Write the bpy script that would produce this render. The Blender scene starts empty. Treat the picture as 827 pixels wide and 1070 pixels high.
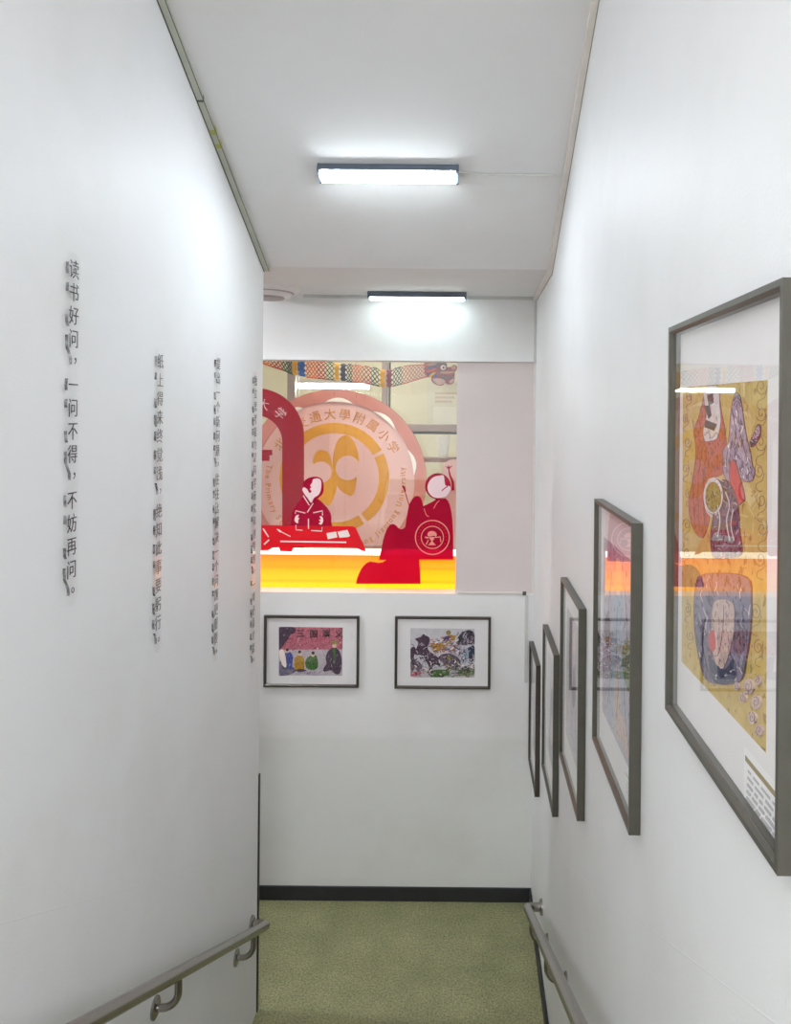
import bpy, bmesh, math, random
from mathutils import Vector, Matrix

scene = bpy.context.scene
COL = scene.collection
random.seed(7)

# ---------------------------------------------------------------- camera, light, exposure
W_PX, H_PX = 827, 1070
F = 812.0                  # focal length in pixels of the 827 px wide frame
VX, VY = 490.0, 435.0      # where the corridor's level lines meet
ROLL = 0.0095
EYE = 2.688                # eye height above the landing

cam_d = bpy.data.cameras.new('camera')
cam = bpy.data.objects.new('camera', cam_d)
COL.objects.link(cam)
cam_d.sensor_fit = 'HORIZONTAL'
cam_d.sensor_width = 36.0
cam_d.lens = 36.0 * F / W_PX
cam_d.shift_x = (W_PX / 2 - VX) / W_PX
cam_d.shift_y = -(H_PX / 2 - VY) / W_PX
cam_d.clip_start = 0.02
r_ = Vector((math.cos(ROLL), 0, math.sin(ROLL)))
u_ = Vector((-math.sin(ROLL), 0, math.cos(ROLL)))
b_ = Vector((0, -1, 0))
cam.matrix_world = Matrix(((r_.x, u_.x, b_.x, 0), (r_.y, u_.y, b_.y, 0), (r_.z, u_.z, b_.z, EYE), (0, 0, 0, 1)))
scene.camera = cam

world = bpy.data.worlds.new('world')
scene.world = world
world.use_nodes = True
# overcast daylight coming down the stairwell from its open top, brighter overhead
wn = world.node_tree
wtc = wn.nodes.new('ShaderNodeTexCoord')
wsep = wn.nodes.new('ShaderNodeSeparateXYZ')
wr = wn.nodes.new('ShaderNodeValToRGB')
wn.links.new(wtc.outputs['Generated'], wsep.inputs[0])
wn.links.new(wsep.outputs['Z'], wr.inputs['Fac'])
wr.color_ramp.elements[0].position, wr.color_ramp.elements[0].color = 0.0, (0.20, 0.20, 0.205, 1)
wr.color_ramp.elements[1].position, wr.color_ramp.elements[1].color = 0.45, (0.935, 0.97, 1.0, 1)
wn.links.new(wr.outputs[0], wn.nodes['Background'].inputs[0])
wn.nodes['Background'].inputs[1].default_value = 4.3
LAMP = 50.0                # the batten over the stairs
LAMP_WALL = 9.5           # the batten close to the end wall
FILL_FLIGHT = 130.0         # added unseen batten over the lower flight, fills the landing
FILL_BACK = 22.0            # added unseen tube behind the lintel, brightens the display
LIGHTBOX = 1.5

vs = scene.view_settings
vs.view_transform = 'Standard'
vs.look = 'None'
vs.gamma = 1.0
vs.use_curve_mapping = False
vs.exposure = 0.78
scene.cycles.use_denoising = True
scene.cycles.transparent_max_bounces = 16
scene.cycles.max_bounces = 10
scene.cycles.diffuse_bounces = 6

# ---------------------------------------------------------------- key dimensions
XR, XL = 0.371, -0.93      # inner faces of the right and left wall
YK = 3.5                   # end of the left wall and of the sloped ceiling
YE = 4.31                  # end wall
ZC = EYE + 0.664           # landing ceiling
SL = 0.47                  # slope of the stair


def U(px, py):
    dx, dy = px - VX, py - VY
    return dx + ROLL * dy, dy - ROLL * dx


def at(px, py, Y):
    u, v = U(px, py)
    return Vector((u * Y / F, Y, EYE - v * Y / F))


def side(px, py, X):
    u, v = U(px, py)
    Y = F * X / u
    return Vector((X, Y, EYE - v * Y / F))


# ---------------------------------------------------------------- materials
def lin(c):
    def f(x):
        x /= 255.0
        return x / 12.92 if x <= 0.04045 else ((x + 0.055) / 1.055) ** 2.4
    return (f(c[0]), f(c[1]), f(c[2]), 1.0)


def new_mat(name):
    m = bpy.data.materials.new(name)
    m.use_nodes = True
    nt = m.node_tree
    return m, nt, nt.nodes['Principled BSDF'], nt.nodes['Material Output']


def noise_of(nt, scale, detail=4.0, rough=0.55, stretch=None):
    tc = nt.nodes.new('ShaderNodeTexCoord')
    n = nt.nodes.new('ShaderNodeTexNoise')
    n.inputs['Scale'].default_value = scale
    n.inputs['Detail'].default_value = detail
    n.inputs['Roughness'].default_value = rough
    if stretch:
        mp = nt.nodes.new('ShaderNodeMapping')
        mp.inputs['Scale'].default_value = stretch
        nt.links.new(tc.outputs['Object'], mp.inputs['Vector'])
        nt.links.new(mp.outputs['Vector'], n.inputs['Vector'])
    else:
        nt.links.new(tc.outputs['Object'], n.inputs['Vector'])
    return n


def ramp_of(nt, src, stops):
    r = nt.nodes.new('ShaderNodeValToRGB')
    e = r.color_ramp.elements
    e[0].position, e[0].color = stops[0]
    e[1].position, e[1].color = stops[-1]
    for p, c in stops[1:-1]:
        k = e.new(p)
        k.color = c
    nt.links.new(src, r.inputs['Fac'])
    return r


def mat(name, rgb, rough=0.6, metal=0.0, vary=0.06, scale=12.0, bump=0.0, bscale=120.0, spec=0.5, stretch=None):
    """Plain material whose colour wanders a little with a noise."""
    m, nt, p, out = new_mat(name)
    c = lin(rgb)
    lo = tuple(max(0, x * (1 - vary)) for x in c[:3]) + (1,)
    hi = tuple(min(1, x * (1 + vary)) for x in c[:3]) + (1,)
    n = noise_of(nt, scale, stretch=stretch)
    r = ramp_of(nt, n.outputs['Fac'], [(0.3, lo), (0.7, hi)])
    nt.links.new(r.outputs['Color'], p.inputs['Base Color'])
    p.inputs['Roughness'].default_value = rough
    p.inputs['Metallic'].default_value = metal
    p.inputs['Specular IOR Level'].default_value = spec
    if bump:
        n2 = noise_of(nt, bscale, 3.0)
        b = nt.nodes.new('ShaderNodeBump')
        b.inputs['Strength'].default_value = bump
        b.inputs['Distance'].default_value = 0.004
        nt.links.new(n2.outputs['Fac'], b.inputs['Height'])
        nt.links.new(b.outputs['Normal'], p.inputs['Normal'])
    return m


def schlick(nt, f0=0.04):
    g = nt.nodes.new('ShaderNodeNewGeometry')
    d = nt.nodes.new('ShaderNodeVectorMath')
    d.operation = 'DOT_PRODUCT'
    nt.links.new(g.outputs['Incoming'], d.inputs[0])
    nt.links.new(g.outputs['Normal'], d.inputs[1])

    def op(o, a, b=None):
        k = nt.nodes.new('ShaderNodeMath')
        k.operation = o
        for i, s in enumerate((a, b)):
            if s is None:
                continue
            if isinstance(s, (int, float)):
                k.inputs[i].default_value = s
            else:
                nt.links.new(s, k.inputs[i])
        return k.outputs[0]
    a = op('ABSOLUTE', d.outputs['Value'])
    a = op('SUBTRACT', 1.0, a)
    a = op('MAXIMUM', a, 0.0)
    a = op('POWER', a, 5.0)
    a = op('MULTIPLY', a, 1.0 - f0)
    return op('ADD', a, f0)


def glass(name, tint=(1, 1, 1), f0=0.04, rough=0.0, gain=1.0):
    m, nt, p, out = new_mat(name)
    nt.nodes.remove(p)
    t = nt.nodes.new('ShaderNodeBsdfTransparent')
    t.inputs[0].default_value = tuple(tint) + (1,)
    g = nt.nodes.new('ShaderNodeBsdfGlossy')
    g.inputs['Roughness'].default_value = rough
    g.inputs[0].default_value = (1, 1, 1, 1)
    x = nt.nodes.new('ShaderNodeMixShader')
    k = nt.nodes.new('ShaderNodeMath')
    k.operation = 'MULTIPLY'
    k.inputs[1].default_value = gain
    nt.links.new(schlick(nt, f0), k.inputs[0])
    nt.links.new(k.outputs[0], x.inputs[0])
    nt.links.new(t.outputs[0], x.inputs[1])
    nt.links.new(g.outputs[0], x.inputs[2])
    nt.links.new(x.outputs[0], out.inputs[0])
    return m


def film(name, rgb, tint, opacity, rough=0.35, vary=0.12):
    """Coloured see-through film or acrylic: part pigment, part tinted transmission."""
    m, nt, p, out = new_mat(name)
    nt.nodes.remove(p)
    c = lin(rgb)
    n = noise_of(nt, 6.0)
    r = ramp_of(nt, n.outputs['Fac'], [(0.3, tuple(x * (1 - vary) for x in c[:3]) + (1,)), (0.7, c)])
    d = nt.nodes.new('ShaderNodeBsdfDiffuse')
    tl = nt.nodes.new('ShaderNodeBsdfTranslucent')
    nt.links.new(r.outputs[0], d.inputs[0])
    nt.links.new(r.outputs[0], tl.inputs[0])
    x0 = nt.nodes.new('ShaderNodeMixShader')
    x0.inputs[0].default_value = 0.35
    nt.links.new(d.outputs[0], x0.inputs[1])
    nt.links.new(tl.outputs[0], x0.inputs[2])
    t = nt.nodes.new('ShaderNodeBsdfTransparent')
    t.inputs[0].default_value = lin(tint)
    x1 = nt.nodes.new('ShaderNodeMixShader')
    x1.inputs[0].default_value = opacity
    nt.links.new(t.outputs[0], x1.inputs[1])
    nt.links.new(x0.outputs[0], x1.inputs[2])
    g = nt.nodes.new('ShaderNodeBsdfGlossy')
    g.inputs['Roughness'].default_value = 0.08
    x2 = nt.nodes.new('ShaderNodeMixShader')
    nt.links.new(schlick(nt, 0.035), x2.inputs[0])
    nt.links.new(x1.outputs[0], x2.inputs[1])
    nt.links.new(g.outputs[0], x2.inputs[2])
    nt.links.new(x2.outputs[0], out.inputs[0])
    return m


def emitter(name, rgb, strength):
    m, nt, p, out = new_mat(name)
    p.inputs['Base Color'].default_value = lin(rgb)
    p.inputs['Emission Color'].default_value = lin(rgb)
    p.inputs['Emission Strength'].default_value = strength
    p.inputs['Roughness'].default_value = 0.4
    return m


def plaster(name, rgb, rough=0.55, stain=0.05):
    m, nt, p, out = new_mat(name)
    c = lin(rgb)
    n = noise_of(nt, 1.3, 6.0, 0.62)
    dirty = (c[0] * (1 - stain), c[1] * (1 - stain * 1.15), c[2] * (1 - stain * 1.5), 1)
    r = ramp_of(nt, n.outputs['Fac'], [(0.32, dirty), (0.52, c), (0.75, tuple(min(1, x * 1.02) for x in c[:3]) + (1,))])
    nt.links.new(r.outputs[0], p.inputs['Base Color'])
    p.inputs['Roughness'].default_value = rough
    p.inputs['Specular IOR Level'].default_value = 0.35
    n2 = noise_of(nt, 160.0, 4.0)
    n3 = noise_of(nt, 5.0, 2.0)
    a = nt.nodes.new('ShaderNodeMath')
    a.operation = 'MULTIPLY_ADD'
    a.inputs[1].default_value = 4.0
    nt.links.new(n3.outputs['Fac'], a.inputs[0])
    nt.links.new(n2.outputs['Fac'], a.inputs[2])
    b = nt.nodes.new('ShaderNodeBump')
    b.inputs['Strength'].default_value = 0.12
    b.inputs['Distance'].default_value = 0.004
    nt.links.new(a.outputs[0], b.inputs['Height'])
    nt.links.new(b.outputs['Normal'], p.inputs['Normal'])
    return m


M = {}
M['wall'] = plaster('white_wall_paint', (230, 230, 231))
M['wall_end'] = plaster('end_wall_paint', (231, 229, 228), stain=0.07)
def scuffed_below(m, z, amount):
    """Old scuffed paint below height z, with a ragged edge."""
    nt = m.node_tree
    p = nt.nodes['Principled BSDF']
    src = p.inputs['Base Color'].links[0].from_socket
    g = nt.nodes.new('ShaderNodeNewGeometry')
    sp = nt.nodes.new('ShaderNodeSeparateXYZ')
    nt.links.new(g.outputs['Position'], sp.inputs[0])
    n = noise_of(nt, 4.0, 4.0)
    a = nt.nodes.new('ShaderNodeMath')
    a.operation = 'MULTIPLY_ADD'
    a.inputs[1].default_value = 0.05
    nt.links.new(n.outputs['Fac'], a.inputs[0])
    nt.links.new(sp.outputs['Z'], a.inputs[2])
    mr = nt.nodes.new('ShaderNodeMapRange')
    mr.inputs[1].default_value, mr.inputs[2].default_value = z - 0.01, z + 0.03
    nt.links.new(a.outputs[0], mr.inputs[0])
    r = ramp_of(nt, mr.outputs[0], [(0.0, amount), (1.0, (1, 1, 1, 1))])
    x = nt.nodes.new('ShaderNodeMix')
    x.data_type = 'RGBA'
    x.blend_type = 'MULTIPLY'
    x.inputs[0].default_value = 1.0
    nt.links.new(src, x.inputs[6])
    nt.links.new(r.outputs[0], x.inputs[7])
    nt.links.new(x.outputs[2], p.inputs['Base Color'])


scuffed_below(M['wall_end'], 0.92, (0.93, 0.94, 0.92, 1))
M['ceiling'] = plaster('ceiling_paint', (222, 221, 221), rough=0.8)
M['panel'] = plaster('pink_cream_panel', (216, 204, 202), rough=0.7)
M['cream'] = plaster('cream_paint', (240, 236, 214), rough=0.7)


def floor_material():
    m, nt, p, out = new_mat('olive_floor_paint')
    n = noise_of(nt, 5.0, 6.0, 0.6)
    r = ramp_of(nt, n.outputs['Fac'], [(0.3, lin((126, 126, 90))), (0.7, lin((150, 148, 110)))])
    n2 = noise_of(nt, 105.0, 3.0, 0.75)
    r2 = ramp_of(nt, n2.outputs['Fac'], [(0.36, (0.5, 0.5, 0.48, 1)), (0.64, (1.36, 1.36, 1.3, 1))])
    x = nt.nodes.new('ShaderNodeMix')
    x.data_type = 'RGBA'
    x.blend_type = 'MULTIPLY'
    x.inputs[0].default_value = 1.0
    nt.links.new(r.outputs[0], x.inputs[6])
    nt.links.new(r2.outputs[0], x.inputs[7])
    nt.links.new(x.outputs[2], p.inputs['Base Color'])
    p.inputs['Roughness'].default_value = 0.5
    return m


M['floor'] = floor_material()
M['black'] = mat('black_skirting_paint', (38, 38, 42), 0.5, vary=0.15)
M['dark_metal'] = mat('dark_edge_metal', (58, 56, 54), 0.45, 0.4)
M['trunk_olive'] = mat('aged_grey_trunking', (182, 184, 172), 0.5, vary=0.1, scale=9)
M['trunk_line'] = mat('trunking_lid_seam', (84, 86, 78), 0.6)
M['trunk_beige'] = mat('beige_trunking', (222, 215, 207), 0.5)
M['trunk_seam'] = mat('beige_trunking_seam', (150, 144, 136), 0.6)
M['trunk_white'] = mat('white_trunking', (205, 204, 200), 0.5)
M['stain'] = mat('yellow_glue_stain', (168, 165, 92), 0.7)
M['steel'] = mat('brushed_steel', (158, 152, 146), 0.26, 0.95, vary=0.08, scale=30, stretch=(1, 0.1, 0.1))
M['frame'] = mat('grey_brown_frame_metal', (94, 91, 83), 0.36, 0.55, vary=0.06, scale=40)
M['frame_dark'] = mat('dark_bronze_frame_metal', (84, 76, 70), 0.36, 0.55, vary=0.08, scale=40)
M['backing'] = mat('dark_backing_board', (70, 64, 58), 0.7)
M['mount'] = mat('white_picture_mount', (232, 228, 228), 0.8, vary=0.02)
M['pane'] = glass('picture_glass')
M['window_glass'] = glass('window_glass', (0.97, 0.98, 0.97))
M['acrylic'] = glass('clear_acrylic', (0.995, 0.995, 0.995), 0.04, 0.04, 0.4)
M['housing'] = mat('charcoal_lamp_housing', (92, 102, 116), 0.45, vary=0.1)
M['tube'] = emitter('lamp_diffuser', (236, 248, 255), LAMP)
M['tube_wall'] = emitter('wall_lamp_diffuser', (228, 250, 252), LAMP_WALL)
M['tube_fill_flight'] = emitter('added_flight_lamp_diffuser', (244, 250, 255), FILL_FLIGHT)
M['tube_fill_back'] = emitter('added_back_lamp_diffuser', (255, 250, 238), FILL_BACK)
M['tube_far'] = emitter('far_lamp_diffuser', (255, 250, 238), 52.0)
M['cup_white'] = mat('cool_white_plastic', (246, 248, 255), 0.4, vary=0.02)
M['plastic_white'] = mat('white_plastic', (226, 222, 220), 0.4, vary=0.03)
M['plastic_groove'] = mat('grey_groove_plastic', (170, 162, 160), 0.5)
M['alu'] = mat('grey_window_aluminium', (156, 144, 143), 0.4, 0.2, vary=0.05)
M['alu_shade'] = mat('window_bar_shade', (60, 66, 66), 0.5)  # dark strips paint the shaded sides of the window bars
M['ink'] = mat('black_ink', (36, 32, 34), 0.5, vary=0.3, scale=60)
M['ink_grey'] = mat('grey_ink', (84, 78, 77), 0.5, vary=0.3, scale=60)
M['film_red'] = film('dark_red_film', (206, 16, 76), (240, 60, 130), 0.62)
M['film_bright'] = film('bright_red_film', (252, 36, 56), (245, 70, 70), 0.85)
M['film_pink'] = mat('pale_pink_film', (240, 208, 212), 0.4, vary=0.03)
M['film_white'] = mat('cream_white_film', (248, 232, 226), 0.4, vary=0.03)
M['film_line'] = mat('salmon_line_film', (240, 150, 140), 0.4, vary=0.05)
M['arch_red'] = film('red_acrylic', (198, 20, 58), (230, 60, 90), 0.80)
M['disc'] = mat('pale_pink_disc_board', (230, 190, 186), 0.10, vary=0.03, scale=4)
M['rim'] = mat('salmon_rim_board', (206, 138, 130), 0.2, vary=0.05, scale=4)
M['gold'] = mat('gold_yellow_lettering', (222, 158, 44), 0.4, vary=0.06)
M['gold_ink'] = mat('deep_gold_lettering', (206, 132, 30), 0.4, vary=0.06)
M['counter_white'] = mat('glossy_white_edge', (250, 248, 244), 0.3, vary=0.02)
M['counter_top'] = mat('brown_counter_top', (140, 98, 82), 0.4, vary=0.1)


def edge_reflection():
    """Saw-cut acrylic edge: broken grey streaks running along the strip."""
    m, nt, p, out = new_mat('acrylic_edge_reflection')
    nt.nodes.remove(p)
    n = noise_of(nt, 60.0, 2.0, 0.6)
    r = ramp_of(nt, n.outputs['Fac'], [(0.3, (0.3, 0.3, 0.3, 1)), (0.6, (0.95, 0.95, 0.95, 1))])
    t = nt.nodes.new('ShaderNodeBsdfTransparent')
    t.inputs[0].default_value = (0.93, 0.94, 0.94, 1)
    d = nt.nodes.new('ShaderNodeBsdfDiffuse')
    d.inputs[0].default_value = lin((84, 82, 82))
    x = nt.nodes.new('ShaderNodeMixShader')
    nt.links.new(r.outputs[0], x.inputs[0])
    nt.links.new(t.outputs[0], x.inputs[1])
    nt.links.new(d.outputs[0], x.inputs[2])
    g = nt.nodes.new('ShaderNodeBsdfGlossy')
    g.inputs['Roughness'].default_value = 0.12
    x2 = nt.nodes.new('ShaderNodeMixShader')
    x2.inputs[0].default_value = 0.14
    nt.links.new(x.outputs[0], x2.inputs[1])
    nt.links.new(g.outputs[0], x2.inputs[2])
    nt.links.new(x2.outputs[0], out.inputs[0])
    return m


M['edge'] = edge_reflection()  # dark marks paint letter reflections into the strip edge


def lightbox_material(z0, z1):
    """Lit diffuser: rows of tubes behind amber sheet, yellow low down, orange near the top."""
    m, nt, p, out = new_mat('amber_lightbox_diffuser')
    g = nt.nodes.new('ShaderNodeNewGeometry')
    s = nt.nodes.new('ShaderNodeSeparateXYZ')
    nt.links.new(g.outputs['Position'], s.inputs[0])
    mr = nt.nodes.new('ShaderNodeMapRange')
    mr.inputs[1].default_value, mr.inputs[2].default_value = z0, z1
    nt.links.new(s.outputs['Z'], mr.inputs[0])
    stops = [(p, (1.0, g, b, 1)) for p, g, b in ((0.0, 0.34, 0.0), (0.22, 0.37, 0.0), (0.29, 0.24, 0.0), (0.36, 0.32, 0.0),
             (0.58, 0.26, 0.0), (0.66, 0.18, 0.0), (0.74, 0.21, 0.0), (1.0, 0.11, 0.004))]
    r = ramp_of(nt, mr.outputs[0], stops)
    nt.links.new(r.outputs[0], p.inputs['Emission Color'])
    p.inputs['Base Color'].default_value = lin((110, 52, 8))
    p.inputs['Emission Strength'].default_value = LIGHTBOX
    p.inputs['Roughness'].default_value = 0.4
    return m


def sketch(name, rgb, rgb2, scale=60.0, line=(70, 55, 60), dens=0.46):
    """Coloured-pencil fill: two tones of pigment with broken dark pen strokes."""
    m, nt, p, out = new_mat(name)
    n = noise_of(nt, scale, 4.0, 0.7)
    r = ramp_of(nt, n.outputs['Fac'], [(0.35, lin(rgb)), (0.65, lin(rgb2))])
    n2 = noise_of(nt, scale * 1.7, 2.0, 0.5)
    w = ramp_of(nt, n2.outputs['Fac'], [(dens - 0.05, (1, 1, 1, 1)), (dens, (0, 0, 0, 1)), (dens + 0.05, (0, 0, 0, 1))])
    x = nt.nodes.new('ShaderNodeMix')
    x.data_type = 'RGBA'
    nt.links.new(w.outputs[0], x.inputs[0])
    nt.links.new(r.outputs[0], x.inputs[6])
    x.inputs[7].default_value = lin(line)
    nt.links.new(x.outputs[2], p.inputs['Base Color'])
    p.inputs['Roughness'].default_value = 0.8
    return m


# ---------------------------------------------------------------- mesh helpers
WLOC = {}


def link(name, bm, mats, parent=None, loc=None, smooth=False):
    """bm is in world coordinates; becomes ONE mesh object (child of parent when given)."""
    if not isinstance(mats, (list, tuple)):
        mats = [mats]
    bmesh.ops.recalc_face_normals(bm, faces=bm.faces)
    if loc is None:
        if parent is None and len(bm.verts):
            xs = [v.co for v in bm.verts]
            loc = Vector(((min(c.x for c in xs) + max(c.x for c in xs)) / 2,
                          (min(c.y for c in xs) + max(c.y for c in xs)) / 2, min(c.z for c in xs)))
        else:
            loc = WLOC[parent.name] if parent else Vector()
    for v in bm.verts:
        v.co -= loc
    me = bpy.data.meshes.new(name)
    if smooth:
        for f in bm.faces:
            f.smooth = True
    bm.to_mesh(me)
    bm.free()
    for m in mats:
        me.materials.append(m)
    o = bpy.data.objects.new(name, me)
    COL.objects.link(o)
    if smooth:
        try:
            me.set_sharp_from_angle(angle=math.radians(40))
        except Exception:
            pass
    if parent:
        o.parent = parent
        o.location = loc - WLOC[parent.name]
    else:
        o.location = loc
    WLOC[o.name] = Vector(loc)
    return o


def tag(o, label=None, cat=None, group=None, kind=None):
    if label:
        o['label'] = label
    if cat:
        o['category'] = cat
    if group:
        o['group'] = group
    if kind:
        o['kind'] = kind
    return o


def thing(name, label, cat, loc, group=None):
    o = bpy.data.objects.new(name, None)
    o.empty_display_size = 0.05
    COL.objects.link(o)
    o.location = loc
    WLOC[o.name] = Vector(loc)
    return tag(o, label, cat, group)


def struct(name, bm, m):
    return tag(link(name, bm, m), kind='structure')


def box(bm, x0, x1, y0, y1, z0, z1, mi=0, bev=0.0):
    r = bmesh.ops.create_cube(bm, size=1.0)
    vs_ = r['verts']
    for v in vs_:
        v.co = Vector(((x0 + x1) / 2 + v.co.x * (x1 - x0), (y0 + y1) / 2 + v.co.y * (y1 - y0), (z0 + z1) / 2 + v.co.z * (z1 - z0)))
    fs = set(f for v in vs_ for f in v.link_faces)
    for f in fs:
        f.material_index = mi
    if bev:
        es = list(set(e for v in vs_ for e in v.link_edges))
        bmesh.ops.bevel(bm, geom=es, offset=bev, segments=2, affect='EDGES', profile=0.5)
    return vs_


def prism(bm, pts, d, mi=0, side_mi=None):
    """Closed outline pts extruded by vector d (pts = back, pts+d = front)."""
    a = [bm.verts.new(p) for p in pts]
    b = [bm.verts.new(p + d) for p in pts]
    fs = []
    try:
        fs.append(bm.faces.new(a))
        fs.append(bm.faces.new(list(reversed(b))))
    except ValueError:
        return
    for f in fs:
        f.material_index = mi
    n = len(a)
    for i in range(n):
        f = bm.faces.new((a[i], b[i], b[(i + 1) % n], a[(i + 1) % n]))
        f.material_index = mi if side_mi is None else side_mi
    for f in fs:
        f.normal_update()
    bmesh.ops.triangulate(bm, faces=fs, ngon_method='EAR_CLIP')


def ribbon(bm, pts, d, mi=0):
    """Like prism, for an outline that runs up one edge of a line and back down the other."""
    n = len(pts) // 2
    L, R = pts[:n], pts[n:][::-1]
    rows = [[bm.verts.new(q) for q in (L[i], R[i], R[i] + d, L[i] + d)] for i in range(n)]
    for i in range(n - 1):
        for k in range(4):
            f = bm.faces.new((rows[i][k], rows[i][(k + 1) % 4], rows[i + 1][(k + 1) % 4], rows[i + 1][k]))
            f.material_index = mi
    for q in (rows[0], rows[-1]):
        bm.faces.new(q).material_index = mi


def tube(bm, pts, r, seg=16, cap=True, mi=0):
    rings = []
    n = len(pts)
    prev = None
    for i, p in enumerate(pts):
        t = (pts[min(i + 1, n - 1)] - pts[max(i - 1, 0)]).normalized()
        if prev is None:
            a = Vector((0, 0, 1)) if abs(t.z) < 0.9 else Vector((1, 0, 0))
            x = t.cross(a).normalized()
        else:
            x = (prev - t * prev.dot(t)).normalized()
        prev = x
        y = t.cross(x)
        rr = r[i] if isinstance(r, (list, tuple)) else r
        rings.append([bm.verts.new(p + (x * math.cos(2 * math.pi * k / seg) + y * math.sin(2 * math.pi * k / seg)) * rr) for k in range(seg)])
    for i in range(n - 1):
        for k in range(seg):
            f = bm.faces.new((rings[i][k], rings[i][(k + 1) % seg], rings[i + 1][(k + 1) % seg], rings[i + 1][k]))
            f.material_index = mi
    if cap:
        for rg in (rings[0], rings[-1]):
            f = bm.faces.new(rg)
            f.material_index = mi
    return rings


def smooth_pts(pts, closed=True, n=4):
    """Catmull-Rom through 2-D points."""
    out = []
    m = len(pts)
    rng = range(m) if closed else range(m - 1)
    for i in rng:
        if closed:
            p0, p1, p2, p3 = pts[i - 1], pts[i], pts[(i + 1) % m], pts[(i + 2) % m]
        else:
            p0, p1, p2, p3 = pts[max(i - 1, 0)], pts[i], pts[i + 1], pts[min(i + 2, m - 1)]
        for k in range(n):
            t = k / n
            out.append(tuple(0.5 * (2 * p1[j] + (p2[j] - p0[j]) * t + (2 * p0[j] - 5 * p1[j] + 4 * p2[j] - p3[j]) * t * t
                             + (3 * p1[j] - p0[j] - 3 * p2[j] + p3[j]) * t ** 3) for j in (0, 1)))
    if not closed:
        out.append(tuple(pts[-1]))
    return out


class Ribbon(list):
    pass


def stroke(pts, w, curve=False, w2=None):
    """Outline of a brush line of width w (tapering to w2) along pts."""
    if curve:
        pts = smooth_pts(pts, False, 5)
    L, R = [], []
    n = len(pts)
    for i, p in enumerate(pts):
        a, b = pts[max(i - 1, 0)], pts[min(i + 1, n - 1)]
        dx, dy = b[0] - a[0], b[1] - a[1]
        d = math.hypot(dx, dy) or 1
        ww = w if w2 is None else w + (w2 - w) * i / (n - 1)
        nx, ny = -dy / d * ww / 2, dx / d * ww / 2
        L.append((p[0] + nx, p[1] + ny))
        R.append((p[0] - nx, p[1] - ny))
    return Ribbon(L + R[::-1])


def circ(cx, cy, r, n=40, ry=None):
    ry = ry or r
    return [(cx + r * math.cos(2 * math.pi * k / n), cy + ry * math.sin(2 * math.pi * k / n)) for k in range(n)]


def arc_band(cx, cy, r0, r1, a0, a1, n=24, taper=False):
    """Ring sector in image coordinates (y down), angles in degrees counted up from +x."""
    o, i_ = [], []
    for k in range(n + 1):
        t = k / n
        a = math.radians(a0 + (a1 - a0) * t)
        s = math.sin(math.pi * t) if taper else 1
        ro = r0 + (r1 - r0) * (0.08 + 0.92 * s)
        o.append((cx + ro * math.cos(a), cy - ro * math.sin(a)))
        i_.append((cx + r0 * math.cos(a), cy - r0 * math.sin(a)))
    return o + i_[::-1]


def Z(x0, y0, s):
    """Reads points measured in an enlarged view back into photo pixels."""
    return lambda *pts: [(x0 + p[0] / s, y0 + p[1] / s) for p in pts]


def art(name, shapes, fn, nrm, t, parent, base=0.0, mats=None):
    """Layered flat artwork as one mesh: shapes = [(points, material name)], later ones lie on top."""
    bm = bmesh.new()
    used = []
    for k, (pts, mn) in enumerate(shapes):
        if mn not in used:
            used.append(mn)
        w = [fn(*p) + nrm * base for p in pts]
        (ribbon if isinstance(pts, Ribbon) else prism)(bm, w, nrm * (t * (k + 1)), used.index(mn))
    return link(name, bm, [M[u] for u in used], parent)


def glyphs(items, extrude=0.0006, weight=-0.006):
    """Mesh of text; items = [(string, origin, right, up, size, squeeze)]. Returns a bmesh in world coordinates."""
    bm = bmesh.new()
    cu = bpy.data.curves.new('glyph', 'FONT')
    ob = bpy.data.objects.new('glyph', cu)
    COL.objects.link(ob)
    cu.align_x = 'CENTER'
    cu.resolution_u = 3
    cu.offset = weight
    for s, org, rt, up, size, sq in items:
        cu.body = s
        cu.extrude = 0
        bpy.context.view_layer.update()
        dg = bpy.context.evaluated_depsgraph_get()
        me = bpy.data.meshes.new_from_object(ob.evaluated_get(dg))
        rt, up = rt.normalized(), up.normalized()
        nr = rt.cross(up)
        tb = bmesh.new()
        tb.from_mesh(me)
        for v in tb.verts:
            v.co = org + rt * (v.co.x * size * sq) + up * ((v.co.y - 0.38) * size)
        r = bmesh.ops.extrude_face_region(tb, geom=list(tb.faces))
        for e in r['geom']:
            if isinstance(e, bmesh.types.BMVert):
                e.co += nr * extrude
        tb.to_mesh(me)
        tb.free()
        bm.from_mesh(me)
        bpy.data.meshes.remove(me)
    bpy.data.objects.remove(ob)
    bpy.data.curves.remove(cu)
    return bm


def letter_parts(items, name, extrude, m, parent, weight=-0.006):
    for it in items:
        link(name, glyphs([it], extrude, weight), m, parent)


def pieces(name, shapes, fn, nrm, t, parent, base=0.0):
    for k, s in enumerate(shapes):
        art(name, [s], fn, nrm, t, parent, base + 0.0003 * k)


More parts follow.
